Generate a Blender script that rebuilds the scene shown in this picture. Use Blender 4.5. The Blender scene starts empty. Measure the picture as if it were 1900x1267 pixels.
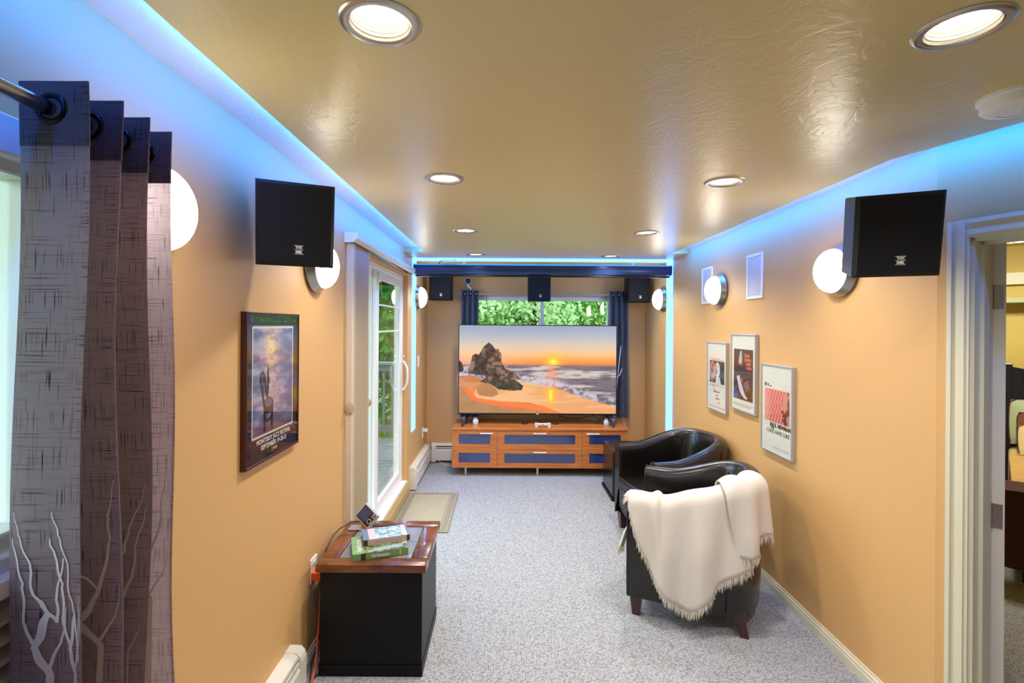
import bpy, bmesh, math, random
import numpy as np
from mathutils import Vector, Matrix, noise

random.seed(7)
RNG = np.random.default_rng(7)
scene = bpy.context.scene
COL = scene.collection
PI = math.pi

# ------------------------------------------------------------------ camera, sky, exposure
HC = 1.66                                   # camera height
FPX = 918.0                                 # focal length in pixels of the 1900 px frame
cam_data = bpy.data.cameras.new('camera')
cam_data.sensor_width = 36.0
cam_data.lens = FPX / 1900 * 36.0
cam_data.shift_x = 13 / 1900
cam_data.shift_y = -30.5 / 1900
cam_data.clip_start = 0.05
cam_data.clip_end = 200
cam = bpy.data.objects.new('camera', cam_data)
cam.location = (0, 0, HC)
cam.rotation_euler = (PI / 2, math.radians(-0.4), 0)
COL.objects.link(cam)
scene.camera = cam

world = bpy.data.worlds.new('overcast_sky')
scene.world = world
world.use_nodes = True
wb = world.node_tree.nodes['Background']
wb.inputs['Color'].default_value = (0.76, 0.89, 1.0, 1)
wb.inputs['Strength'].default_value = 5.2

scene.view_settings.view_transform = 'Standard'
scene.view_settings.look = 'None'
scene.view_settings.exposure = 0.33
scene.view_settings.gamma = 1.0
scene.view_settings.use_curve_mapping = False
scene.cycles.max_bounces = 7
scene.cycles.glossy_bounces = 3
scene.cycles.transmission_bounces = 4

DOWNLIGHT_W = 23.0
SCONCE_E = 12.0
LED_BLUE_E = 94.0
LED_CYAN_E = 9.0

# ------------------------------------------------------------------ helpers
def lin(c):
    c = c / 255.0
    return c / 12.92 if c <= 0.04045 else ((c + 0.055) / 1.055) ** 2.4

def rgb(r, g, b):
    return (lin(r), lin(g), lin(b), 1.0)

class MB:
    """collects geometry for ONE mesh object"""
    def __init__(self):
        self.v, self.f, self.uv = [], [], None

    def add(self, vs, fs):
        o = len(self.v)
        self.v += [tuple(p) for p in vs]
        self.f += [tuple(i + o for i in f) for f in fs]
        return self

    def box(self, x0, x1, y0, y1, z0, z1):
        vs = [(x0, y0, z0), (x1, y0, z0), (x1, y1, z0), (x0, y1, z0), (x0, y0, z1), (x1, y0, z1), (x1, y1, z1), (x0, y1, z1)]
        return self.add(vs, [(0, 3, 2, 1), (4, 5, 6, 7), (0, 1, 5, 4), (1, 2, 6, 5), (2, 3, 7, 6), (3, 0, 4, 7)])

    def bbox(self, x0, x1, y0, y1, z0, z1, b=0.005, seg=2):
        bm = bmesh.new()
        bmesh.ops.create_cube(bm, size=1)
        for v in bm.verts:
            v.co = Vector(((x0 + x1) / 2 + v.co.x * (x1 - x0), (y0 + y1) / 2 + v.co.y * (y1 - y0), (z0 + z1) / 2 + v.co.z * (z1 - z0)))
        bmesh.ops.bevel(bm, geom=list(bm.edges), offset=b, segments=seg, affect='EDGES', profile=0.5)
        bm.verts.index_update()
        self.add([v.co[:] for v in bm.verts], [tuple(v.index for v in f.verts) for f in bm.faces])
        bm.free()
        return self

    def prism(self, poly, axis, a0, a1):
        """poly: 2-D points; axis: 'x','y','z' is the extrusion axis, poly gives the other two in order"""
        n = len(poly)
        def P(p, a):
            return {'x': (a, p[0], p[1]), 'y': (p[0], a, p[1]), 'z': (p[0], p[1], a)}[axis]
        vs = [P(p, a0) for p in poly] + [P(p, a1) for p in poly]
        fs = [tuple(range(n))[::-1], tuple(range(n, 2 * n))]
        fs += [(i, (i + 1) % n, (i + 1) % n + n, i + n) for i in range(n)]
        return self.add(vs, fs)

    def tube(self, path, r, n=8, caps=True):
        path = [Vector(p) for p in path]
        m = len(path)
        rr = r if hasattr(r, '__len__') else [r] * m
        vs, fs = [], []
        prev = None
        for i, p in enumerate(path):
            t = (path[min(i + 1, m - 1)] - path[max(i - 1, 0)])
            t = t.normalized() if t.length > 1e-9 else Vector((0, 0, 1))
            if prev is None:
                a = Vector((0, 0, 1)) if abs(t.z) < 0.9 else Vector((1, 0, 0))
            else:
                a = prev
            a = a - t * a.dot(t)
            a = a.normalized() if a.length > 1e-6 else t.orthogonal().normalized()
            prev = a
            b = t.cross(a)
            for k in range(n):
                th = 2 * PI * k / n
                vs.append(p + (a * math.cos(th) + b * math.sin(th)) * rr[i])
        for i in range(m - 1):
            for k in range(n):
                k2 = (k + 1) % n
                fs.append((i * n + k, i * n + k2, (i + 1) * n + k2, (i + 1) * n + k))
        if caps:
            fs.append(tuple(range(n))[::-1])
            fs.append(tuple((m - 1) * n + k for k in range(n)))
        return self.add(vs, fs)

    def lathe(self, prof, n=32, c=(0, 0, 0), axis='z'):
        """prof: (radius, height along the axis)"""
        vs, fs = [], []
        for r, h in prof:
            for k in range(n):
                th = 2 * PI * k / n
                x, y = r * math.cos(th), r * math.sin(th)
                if axis == 'z':
                    p = (x, y, h)
                elif axis == 'x':
                    p = (h, x, y)
                else:
                    p = (x, h, y)
                vs.append((p[0] + c[0], p[1] + c[1], p[2] + c[2]))
        for i in range(len(prof) - 1):
            for k in range(n):
                k2 = (k + 1) % n
                fs.append((i * n + k, i * n + k2, (i + 1) * n + k2, (i + 1) * n + k))
        if prof[0][0] > 1e-6:
            pass
        return self.add(vs, fs)

    def disc(self, r, h, n=32, c=(0, 0, 0), axis='z'):
        vs = []
        for k in range(n):
            th = 2 * PI * k / n
            x, y = r * math.cos(th), r * math.sin(th)
            p = {'z': (x, y, h), 'x': (h, x, y), 'y': (x, h, y)}[axis]
            vs.append((p[0] + c[0], p[1] + c[1], p[2] + c[2]))
        return self.add(vs, [tuple(range(n))])

    def grid(self, fn, nu, nv, closed=False):
        """fn(i/(nu-1), j/(nv-1)) -> point; records uv"""
        o = len(self.v)
        for i in range(nu):
            for j in range(nv):
                self.v.append(tuple(fn(i / (nu - 1), j / (nv - 1))))
        for i in range(nu - 1):
            for j in range(nv - 1):
                self.f.append((o + i * nv + j, o + (i + 1) * nv + j, o + (i + 1) * nv + j + 1, o + i * nv + j + 1))
        return self

    def moved(self, M):
        self.v = [tuple(M @ Vector(p)) for p in self.v]
        return self

    def mesh(self, name, m, smooth=False, uv=None, fixn=True, auto=None):
        me = bpy.data.meshes.new(name)
        me.from_pydata(self.v, [], self.f)
        if uv is not None:
            layer = me.uv_layers.new(name='UVMap')
            li = np.empty(len(me.loops), dtype=np.int32)
            me.loops.foreach_get('vertex_index', li)
            layer.data.foreach_set('uv', np.asarray(uv, dtype=np.float32)[li].ravel())
        if fixn:
            bm = bmesh.new(); bm.from_mesh(me)
            bmesh.ops.recalc_face_normals(bm, faces=bm.faces)
            bm.to_mesh(me); bm.free()
        if m is not None:
            me.materials.append(m)
        if smooth:
            me.polygons.foreach_set('use_smooth', [True] * len(me.polygons))
            if auto:
                me.set_sharp_from_angle(angle=math.radians(auto))
        me.update()
        return me

    def build(self, name, m, parent=None, smooth=False, uv=None, fixn=True, auto=None, label=None, kind=None):
        ob = bpy.data.objects.new(name, self.mesh(name, m, smooth, uv, fixn, auto))
        COL.objects.link(ob)
        if parent is not None:
            ob.parent = parent
        if label:
            ob['label'] = label
        if kind:
            ob['kind'] = kind
        return ob

def tag(o, label, cat, group=None, kind=None):
    o['label'] = label
    o['category'] = cat
    if group:
        o['group'] = group
    if kind:
        o['kind'] = kind
    return o

def thing(name, label, cat, loc=(0, 0, 0), rot=(0, 0, 0), group=None):
    o = bpy.data.objects.new(name, None)
    o.empty_display_size = 0.1
    COL.objects.link(o)
    o.location = loc
    o.rotation_euler = rot
    return tag(o, label, cat, group)

def structure(name, label=None, loc=(0, 0, 0), rot=(0, 0, 0)):
    o = bpy.data.objects.new(name, None)
    COL.objects.link(o)
    o.location = loc
    o.rotation_euler = rot
    o['kind'] = 'structure'
    if label:
        o['label'] = label
    return o

def struct(mb, name, m, label=None, **k):
    o = mb.build(name, m, None, **k)
    o['kind'] = 'structure'
    if label:
        o['label'] = label
    return o

def dup(root, loc, rot=None, label=None):
    r = root.copy(); COL.objects.link(r); r.location = loc
    if rot is not None:
        r.rotation_euler = rot
    if label:
        r['label'] = label
    for ch in list(root.children):
        c = ch.copy(); COL.objects.link(c); c.parent = r
        for g in list(ch.children):
            d = g.copy(); COL.objects.link(d); d.parent = c
    return r

def text_part(body, size, parent, loc, m, rot=(PI / 2, 0, 0), align='CENTER', name='lettering', sx=1.0, shear=0.0, bold=0.0, extrude=0.0004):
    cu = bpy.data.curves.new(name, 'FONT')
    cu.body = body
    cu.size = size
    cu.align_x = align
    cu.extrude = extrude
    cu.offset = bold
    cu.shear = shear
    cu.resolution_u = 3
    t = bpy.data.objects.new(name, cu)
    COL.objects.link(t)
    dg = bpy.context.evaluated_depsgraph_get()
    me = bpy.data.meshes.new_from_object(t.evaluated_get(dg))
    bpy.data.objects.remove(t)
    bpy.data.curves.remove(cu)
    me.materials.clear()
    me.materials.append(m)
    ob = bpy.data.objects.new(name, me)
    COL.objects.link(ob)
    ob.location = loc
    ob.rotation_euler = rot
    ob.scale = (sx, 1, 1)
    if parent is not None:
        ob.parent = parent
    return ob

# ------------------------------------------------------------------ materials
def new_mat(name):
    m = bpy.data.materials.new(name)
    m.use_nodes = True
    nt = m.node_tree
    return m, nt, nt.nodes['Principled BSDF']

def mat(name, col, rough=0.5, metal=0.0, bump=None, var=None, coat=0.0, spec=None, sheen=0.0, transl=0.0, coords='Object', detail=3):
    """bump=(scale, strength, distance); var=(scale, amount): noise variation of value"""
    m, nt, b = new_mat(name)
    b.inputs['Base Color'].default_value = col
    b.inputs['Roughness'].default_value = rough
    b.inputs['Metallic'].default_value = metal
    if coat:
        b.inputs['Coat Weight'].default_value = coat
        b.inputs['Coat Roughness'].default_value = 0.1
    if spec is not None:
        b.inputs['Specular IOR Level'].default_value = spec
    if sheen:
        b.inputs['Sheen Weight'].default_value = sheen
    tc = nt.nodes.new('ShaderNodeTexCoord')
    if bump:
        n = nt.nodes.new('ShaderNodeTexNoise')
        n.inputs['Scale'].default_value = bump[0]
        n.inputs['Detail'].default_value = detail
        bp = nt.nodes.new('ShaderNodeBump')
        bp.inputs['Strength'].default_value = bump[1]
        bp.inputs['Distance'].default_value = bump[2]
        nt.links.new(tc.outputs[coords], n.inputs['Vector'])
        nt.links.new(n.outputs['Fac'], bp.inputs['Height'])
        nt.links.new(bp.outputs['Normal'], b.inputs['Normal'])
    if var:
        n = nt.nodes.new('ShaderNodeTexNoise')
        n.inputs['Scale'].default_value = var[0]
        n.inputs['Detail'].default_value = 4
        mr = nt.nodes.new('ShaderNodeMapRange')
        mr.inputs['To Min'].default_value = 1 - var[1]
        mr.inputs['To Max'].default_value = 1 + var[1]
        hs = nt.nodes.new('ShaderNodeHueSaturation')
        hs.inputs['Color'].default_value = col
        nt.links.new(tc.outputs[coords], n.inputs['Vector'])
        nt.links.new(n.outputs['Fac'], mr.inputs['Value'])
        nt.links.new(mr.outputs['Result'], hs.inputs['Value'])
        nt.links.new(hs.outputs['Color'], b.inputs['Base Color'])
    if transl:
        add_translucent(m, col, transl)
    return m

def add_translucent(m, col, fac):
    nt = m.node_tree
    b = nt.nodes['Principled BSDF']
    out = nt.nodes['Material Output']
    tr = nt.nodes.new('ShaderNodeBsdfTranslucent')
    tr.inputs['Color'].default_value = col
    if b.inputs['Base Color'].links:
        nt.links.new(b.inputs['Base Color'].links[0].from_socket, tr.inputs['Color'])
    mx = nt.nodes.new('ShaderNodeMixShader')
    mx.inputs['Fac'].default_value = fac
    nt.links.new(b.outputs['BSDF'], mx.inputs[1])
    nt.links.new(tr.outputs['BSDF'], mx.inputs[2])
    nt.links.new(mx.outputs['Shader'], out.inputs['Surface'])

def emis(name, col, strength):
    m, nt, b = new_mat(name)
    nt.nodes.remove(b)
    e = nt.nodes.new('ShaderNodeEmission')
    e.inputs['Color'].default_value = col
    e.inputs['Strength'].default_value = strength
    nt.links.new(e.outputs['Emission'], nt.nodes['Material Output'].inputs['Surface'])
    return m

def glass(name, tint=(1, 1, 1, 1), refl=0.08, rough=0.02):
    m, nt, b = new_mat(name)
    nt.nodes.remove(b)
    t = nt.nodes.new('ShaderNodeBsdfTransparent'); t.inputs['Color'].default_value = tint
    g = nt.nodes.new('ShaderNodeBsdfGlossy'); g.inputs['Roughness'].default_value = rough
    lw = nt.nodes.new('ShaderNodeLayerWeight'); lw.inputs['Blend'].default_value = 0.5
    pw = nt.nodes.new('ShaderNodeMath'); pw.operation = 'POWER'; pw.inputs[1].default_value = 5.0
    fr = nt.nodes.new('ShaderNodeMath'); fr.operation = 'MULTIPLY_ADD'; fr.inputs[1].default_value = 0.9; fr.inputs[2].default_value = refl * .5
    nt.links.new(lw.outputs['Facing'], pw.inputs[0]); nt.links.new(pw.outputs['Value'], fr.inputs[0])
    mx = nt.nodes.new('ShaderNodeMixShader')
    nt.links.new(fr.outputs['Value'], mx.inputs['Fac'])
    nt.links.new(t.outputs['BSDF'], mx.inputs[1])
    nt.links.new(g.outputs['BSDF'], mx.inputs[2])
    nt.links.new(mx.outputs['Shader'], nt.nodes['Material Output'].inputs['Surface'])
    return m

def wood(name, c1, c2, scale=(1, 1, 1), rough=0.35, coat=0.2):
    m, nt, b = new_mat(name)
    b.inputs['Roughness'].default_value = rough
    b.inputs['Coat Weight'].default_value = coat
    tc = nt.nodes.new('ShaderNodeTexCoord')
    mp = nt.nodes.new('ShaderNodeMapping'); mp.inputs['Scale'].default_value = scale
    n = nt.nodes.new('ShaderNodeTexNoise'); n.inputs['Scale'].default_value = 5; n.inputs['Detail'].default_value = 6; n.inputs['Distortion'].default_value = 0.6
    r = nt.nodes.new('ShaderNodeValToRGB')
    r.color_ramp.elements[0].position = 0.3; r.color_ramp.elements[0].color = c1
    r.color_ramp.elements[1].position = 0.72; r.color_ramp.elements[1].color = c2
    nt.links.new(tc.outputs['Object'], mp.inputs['Vector'])
    nt.links.new(mp.outputs['Vector'], n.inputs['Vector'])
    nt.links.new(n.outputs['Fac'], r.inputs['Fac'])
    nt.links.new(r.outputs['Color'], b.inputs['Base Color'])
    return m

def attr_mat(name, rough=0.5, emission=0.0, coat=0.0):
    m, nt, b = new_mat(name)
    a = nt.nodes.new('ShaderNodeAttribute'); a.attribute_name = 'Col'
    b.inputs['Roughness'].default_value = rough
    b.inputs['Coat Weight'].default_value = coat
    b.inputs['Coat Roughness'].default_value = 0.03
    if emission:
        b.inputs['Base Color'].default_value = (0.01, 0.01, 0.01, 1)
        nt.links.new(a.outputs['Color'], b.inputs['Emission Color'])
        b.inputs['Emission Strength'].default_value = emission
    else:
        nt.links.new(a.outputs['Color'], b.inputs['Base Color'])
    return m

def carpet_mat():
    m, nt, b = new_mat('carpet_loops')
    b.inputs['Roughness'].default_value = 0.95
    b.inputs['Specular IOR Level'].default_value = 0.1
    tc = nt.nodes.new('ShaderNodeTexCoord')
    # two loop rows: a stretched, slightly warped lattice of tufts
    nz = nt.nodes.new('ShaderNodeTexNoise'); nz.inputs['Scale'].default_value = 28; nz.inputs['Detail'].default_value = 2
    mixv = nt.nodes.new('ShaderNodeVectorMath'); mixv.operation = 'MULTIPLY_ADD'
    mixv.inputs[1].default_value = (0.008, 0.008, 0)
    nt.links.new(tc.outputs['Object'], nz.inputs['Vector'])
    nt.links.new(nz.outputs['Color'], mixv.inputs[0])
    nt.links.new(tc.outputs['Object'], mixv.inputs[2])
    mp = nt.nodes.new('ShaderNodeMapping')
    mp.inputs['Scale'].default_value = (80, 125, 1)
    nt.links.new(mixv.outputs['Vector'], mp.inputs['Vector'])
    vo = nt.nodes.new('ShaderNodeTexVoronoi'); vo.inputs['Scale'].default_value = 1.0; vo.inputs['Randomness'].default_value = 0.55
    nt.links.new(mp.outputs['Vector'], vo.inputs['Vector'])
    big = nt.nodes.new('ShaderNodeTexNoise'); big.inputs['Scale'].default_value = 190; big.inputs['Detail'].default_value = 3
    nt.links.new(tc.outputs['Object'], big.inputs['Vector'])
    r = nt.nodes.new('ShaderNodeValToRGB')
    r.color_ramp.elements[0].position = 0.20; r.color_ramp.elements[0].color = rgb(196, 200, 205)
    r.color_ramp.elements[1].position = 0.85; r.color_ramp.elements[1].color = rgb(122, 122, 124)
    nt.links.new(vo.outputs['Distance'], r.inputs['Fac'])
    mx = nt.nodes.new('ShaderNodeMixRGB'); mx.blend_type = 'MULTIPLY'; mx.inputs['Fac'].default_value = 0.5
    r2 = nt.nodes.new('ShaderNodeValToRGB')
    r2.color_ramp.elements[0].position = 0.36; r2.color_ramp.elements[0].color = (0.55, 0.55, 0.56, 1)
    r2.color_ramp.elements[1].position = 0.55; r2.color_ramp.elements[1].color = (1, 1, 1, 1)
    nt.links.new(big.outputs['Fac'], r2.inputs['Fac'])
    nt.links.new(r.outputs['Color'], mx.inputs[1]); nt.links.new(r2.outputs['Color'], mx.inputs[2])
    nt.links.new(mx.outputs['Color'], b.inputs['Base Color'])
    bp = nt.nodes.new('ShaderNodeBump'); bp.inputs['Strength'].default_value = 0.6; bp.inputs['Distance'].default_value = 0.004; bp.invert = True
    nt.links.new(vo.outputs['Distance'], bp.inputs['Height'])
    nt.links.new(bp.outputs['Normal'], b.inputs['Normal'])
    return m

def skip_trowel(name, col, rough):
    """satin paint over hand-trowelled plaster"""
    m, nt, b = new_mat(name)
    b.inputs['Base Color'].default_value = col
    b.inputs['Roughness'].default_value = rough
    tc = nt.nodes.new('ShaderNodeTexCoord')
    n = nt.nodes.new('ShaderNodeTexNoise'); n.inputs['Scale'].default_value = 13; n.inputs['Detail'].default_value = 6; n.inputs['Distortion'].default_value = 2.2
    r = nt.nodes.new('ShaderNodeValToRGB')
    r.color_ramp.elements[0].position = 0.44; r.color_ramp.elements[1].position = 0.56
    n2 = nt.nodes.new('ShaderNodeTexNoise'); n2.inputs['Scale'].default_value = 70; n2.inputs['Detail'].default_value = 2
    ad = nt.nodes.new('ShaderNodeMath'); ad.operation = 'MULTIPLY_ADD'; ad.inputs[1].default_value = 0.35
    bp = nt.nodes.new('ShaderNodeBump'); bp.inputs['Strength'].default_value = 0.15; bp.inputs['Distance'].default_value = 0.003
    nt.links.new(tc.outputs['Object'], n.inputs['Vector'])
    nt.links.new(tc.outputs['Object'], n2.inputs['Vector'])
    nt.links.new(n.outputs['Fac'], r.inputs['Fac'])
    nt.links.new(n2.outputs['Fac'], ad.inputs[0])
    nt.links.new(r.outputs['Color'], ad.inputs[2])
    nt.links.new(ad.outputs['Value'], bp.inputs['Height'])
    nt.links.new(bp.outputs['Normal'], b.inputs['Normal'])
    return m

def linen_mat(name, base, dark, light, transl=0.22):
    """slubby linen: random dark threads both ways, uv in metres"""
    m, nt, b = new_mat(name)
    b.inputs['Roughness'].default_value = 0.9
    b.inputs['Specular IOR Level'].default_value = 0.15
    uv = nt.nodes.new('ShaderNodeUVMap'); uv.uv_map = 'UVMap'
    def threads(sx, sy, lo, hi):
        mp = nt.nodes.new('ShaderNodeMapping'); mp.inputs['Scale'].default_value = (sx, sy, 1)
        n = nt.nodes.new('ShaderNodeTexNoise'); n.inputs['Scale'].default_value = 1; n.inputs['Detail'].default_value = 0
        r = nt.nodes.new('ShaderNodeValToRGB')
        r.color_ramp.elements[0].position = lo; r.color_ramp.elements[0].color = (1, 1, 1, 1)
        r.color_ramp.elements[1].position = hi; r.color_ramp.elements[1].color = (0, 0, 0, 1)
        nt.links.new(uv.outputs['UV'], mp.inputs['Vector']); nt.links.new(mp.outputs['Vector'], n.inputs['Vector']); nt.links.new(n.outputs['Fac'], r.inputs['Fac'])
        return r.outputs['Color']
    a = threads(700, 14, 0.22, 0.34)
    c = threads(14, 700, 0.22, 0.34)
    mxm = nt.nodes.new('ShaderNodeMath'); mxm.operation = 'MAXIMUM'
    nt.links.new(a, mxm.inputs[0]); nt.links.new(c, mxm.inputs[1])
    n = nt.nodes.new('ShaderNodeTexNoise'); n.inputs['Scale'].default_value = 900; n.inputs['Detail'].default_value = 1
    nt.links.new(uv.outputs['UV'], n.inputs['Vector'])
    base_mix = nt.nodes.new('ShaderNodeMixRGB'); base_mix.inputs[1].default_value = base; base_mix.inputs[2].default_value = light
    nt.links.new(n.outputs['Fac'], base_mix.inputs['Fac'])
    mix = nt.nodes.new('ShaderNodeMixRGB'); mix.inputs[2].default_value = dark
    nt.links.new(mxm.outputs['Value'], mix.inputs['Fac']); nt.links.new(base_mix.outputs['Color'], mix.inputs[1])
    nt.links.new(mix.outputs['Color'], b.inputs['Base Color'])
    bp = nt.nodes.new('ShaderNodeBump'); bp.inputs['Strength'].default_value = 0.25; bp.inputs['Distance'].default_value = 0.001
    nt.links.new(n.outputs['Fac'], bp.inputs['Height']); nt.links.new(bp.outputs['Normal'], b.inputs['Normal'])
    add_translucent(m, base, transl)
    return m

M = {}
M['wall'] = mat('orange_wall_paint', rgb(218, 173, 114), 0.5, bump=(55, 0.12, 0.003), spec=0.3)
M['wall_yellow'] = mat('yellow_bedroom_paint', rgb(214, 192, 104), 0.6)
M['ceiling'] = skip_trowel('tan_trowelled_ceiling', rgb(218, 198, 138), 0.33)
M['ceiling_white'] = skip_trowel('white_trowelled_ceiling', rgb(226, 220, 205), 0.5)
M['carpet'] = carpet_mat()
M['trim'] = mat('cream_trim_paint', rgb(226, 221, 196), 0.4)
M['white'] = mat('white_vinyl', rgb(240, 240, 238), 0.35)
M['white_matte'] = mat('white_plastic', rgb(246, 244, 240), 0.45)
M['heater'] = mat('heater_enamel', rgb(232, 229, 215), 0.35)
M['dark'] = mat('dark_gap', rgb(14, 12, 12), 0.8)
M['black_satin'] = mat('black_satin', rgb(7, 6, 7), 0.42, bump=(160, 0.05, 0.001), spec=0.25)
M['black_plastic'] = mat('black_plastic', rgb(14, 14, 16), 0.35)
M['black_cloth'] = mat('speaker_grille_cloth', rgb(8, 8, 10), 0.85, bump=(900, 0.4, 0.001))
M['steel'] = mat('brushed_nickel', rgb(190, 186, 178), 0.28, 1.0, bump=(120, 0.03, 0.001))
M['chrome'] = mat('polished_steel', rgb(215, 215, 215), 0.14, 1.0)
M['handle'] = mat('brushed_handle', rgb(232, 230, 226), 0.35, 0.35)
M['silver'] = mat('silver_frame_metal', rgb(186, 188, 194), 0.34, 0.45)
M['rod'] = mat('curtain_rod_metal', rgb(150, 148, 150), 0.18, 1.0)
M['rod_dark'] = mat('dark_grommet_metal', rgb(40, 42, 52), 0.2, 1.0)
M['baffle'] = mat('white_baffle', rgb(250, 246, 236), 0.4)
M['lens'] = emis('lamp_lens', (1.0, 0.93, 0.80, 1), 7.0)
M['sconce_glass'] = emis('opal_glass_glow', (1.0, 0.93, 0.80, 1), SCONCE_E)
M['led_blue'] = emis('blue_led_tape', (0.0, 0.16, 1.0, 1), LED_BLUE_E)
M['led_cyan'] = emis('cyan_led_band', (0.048, 0.30, 1.0, 1), LED_CYAN_E)
M['glass'] = glass('window_glass', (0.96, 0.985, 0.98, 1))
M['pane'] = glass('picture_glass', (1, 1, 1, 1), 0.06)
M['dark_glass'] = mat('blue_reflection_glass', rgb(44, 62, 112), 0.12, spec=0.9, coat=0.6)  # blue stands in for daylight reflected in the cabinet glass
M['cherry'] = wood('cherry_veneer', rgb(176, 92, 38), rgb(214, 134, 66), (0.7, 6, 8))
M['table_wood'] = wood('dark_cherry_table_wood', rgb(80, 38, 20), rgb(136, 74, 40), (1.5, 1.5, 6), 0.25, 0.5)
M['leg_wood'] = wood('dark_leg_wood', rgb(44, 18, 12), rgb(74, 34, 22), (6, 6, 1), 0.3, 0.3)
M['slate'] = mat('slate_tile', rgb(124, 132, 136), 0.26, bump=(26, 0.5, 0.004), var=(9, 0.35))
M['leather'] = mat('dark_bonded_leather', rgb(20, 15, 15), 0.26, bump=(75, 0.18, 0.003), coat=0.25)
M['leather_seam'] = mat('leather_piping', rgb(30, 22, 22), 0.3)
M['throw'] = mat('cream_throw_wool', rgb(236, 230, 218), 0.95, bump=(260, 0.5, 0.002), var=(5, 0.04), transl=0.12, sheen=0.2)
M['linen'] = linen_mat('charcoal_linen', rgb(158, 142, 142), rgb(70, 58, 60), rgb(198, 182, 184), .58)
M['linen_back'] = linen_mat('charcoal_linen_far', rgb(96, 102, 114), rgb(46, 48, 56), rgb(124, 130, 140), 0.15)
M['branch'] = mat('cream_branch_print', rgb(250, 243, 232), 0.8, transl=0.12)
M['shade'] = mat('beige_cellular_shade', rgb(206, 192, 164), 0.85, bump=(300, 0.2, 0.001), transl=0.1)
M['screen_tube'] = mat('screen_case_led_glow_tint', rgb(52, 78, 140), 0.25, 0.35)  # blue LED glow on the dark case is put into its colour
M['red_wood'] = mat('mahogany_frame', rgb(66, 26, 18), 0.3)
M['mat_rubber'] = mat('door_mat_pile', rgb(168, 158, 134), 0.95, bump=(220, 0.8, 0.004), var=(30, 0.12))
M['mat_edge'] = mat('door_mat_edge', rgb(150, 142, 122), 0.8)
M['mat_groove'] = mat('door_mat_groove', rgb(112, 106, 92), 0.9)
M['orange'] = mat('orange_plastic', rgb(236, 92, 30), 0.45)
M['cord_black'] = mat('black_cord', rgb(12, 12, 14), 0.5)
M['cord_white'] = mat('white_cord', rgb(225, 225, 225), 0.5)
M['cord_red'] = mat('dark_red_cord', rgb(96, 34, 26), 0.5)
M['picture'] = attr_mat('printed_picture', 0.4)
M['tv_picture'] = attr_mat('tv_picture', 0.25, emission=0.95)
M['page'] = mat('book_pages', rgb(226, 216, 196), 0.9)
M['ink_white'] = mat('white_ink', rgb(235, 232, 225), 0.6)
M['ink_black'] = mat('black_ink', rgb(18, 16, 18), 0.6)
M['ink_red'] = mat('red_ink', rgb(196, 70, 66), 0.6)
M['ink_pink'] = mat('pink_ink', rgb(226, 98, 110), 0.6)
M['grille'] = mat('perforated_speaker_grille', rgb(205, 204, 200), 0.6, bump=(900, 0.5, 0.001))
M['sub_side'] = mat('subwoofer_vinyl', rgb(14, 16, 20), 0.22)
M['vent'] = mat('grey_ribbed_panel', rgb(176, 174, 160), 0.6)
M['lcd'] = mat('dim_lcd', rgb(46, 62, 104), 0.15, spec=0.8)
M['clear'] = mat('cloudy_acrylic', rgb(214, 216, 220), 0.1, spec=0.8)
M['leaf'] = mat('leaf_green', rgb(122, 190, 66), 0.55, var=(3.0, 0.45), transl=0.45)
M['leaf_pale'] = mat('leaf_pale_green', rgb(190, 220, 160), 0.5, var=(4.0, 0.35), transl=0.4)
M['leaf_deep'] = mat('leaf_deep_green', rgb(96, 150, 80), 0.55, var=(3.0, 0.4), transl=0.35)
M['bark'] = mat('tree_bark', rgb(70, 56, 46), 0.9, bump=(14, 0.8, 0.02), var=(8, 0.25))
M['deck'] = wood('weathered_deck_board', rgb(118, 116, 112), rgb(156, 154, 150), (8, 0.7, 4), 0.8, 0)
M['rail_grey'] = mat('grey_railing_paint', rgb(126, 132, 138), 0.6)
M['siding'] = mat('grey_lap_siding', rgb(138, 148, 154), 0.7)
M['eave'] = mat('dark_eave', rgb(70, 70, 72), 0.8)
M['grass'] = mat('lawn', rgb(84, 122, 54), 0.95, var=(6, 0.4), bump=(40, 1.0, 0.05))
M['headboard'] = wood('dark_headboard_wood', rgb(20, 22, 34), rgb(40, 40, 54), (6, 1, 1), 0.3, 0.3)
M['quilt_brown'] = mat('brown_corduroy_quilt', rgb(70, 36, 26), 0.9, bump=(120, 0.5, 0.003))
M['quilt_gold'] = mat('gold_quilt', rgb(190, 150, 88), 0.9, bump=(40, 0.5, 0.004), var=(9, 0.15))
M['pillow_cream'] = mat('cream_pillow', rgb(214, 194, 140), 0.9)
M['pillow_green'] = mat('pale_green_pillow', rgb(176, 186, 150), 0.9)
M['pillow_maroon'] = mat('maroon_pillow', rgb(122, 70, 52), 0.9)
M['door_white'] = mat('door_white_paint', rgb(224, 218, 206), 0.45)

# ------------------------------------------------------------------ room dimensions (x right, y away from the camera, z up)
XL, XR, YB = -0.945, 1.70, 6.0
YF = -1.8
ZC, ZU = 2.335, 2.375                # dropped ceiling, cove ceiling
DV = Vector((0.3665, -0.9304, 0))    # direction of the angled door wall
NV = Vector((0.9304, 0.3665, 0))     # into the bedroom
P0 = Vector((XR, 1.948, 0))
DANG = math.atan2(DV.y, DV.x)
DL = 1.45
PE = P0 + DV * DL
XS = PE.x

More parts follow.
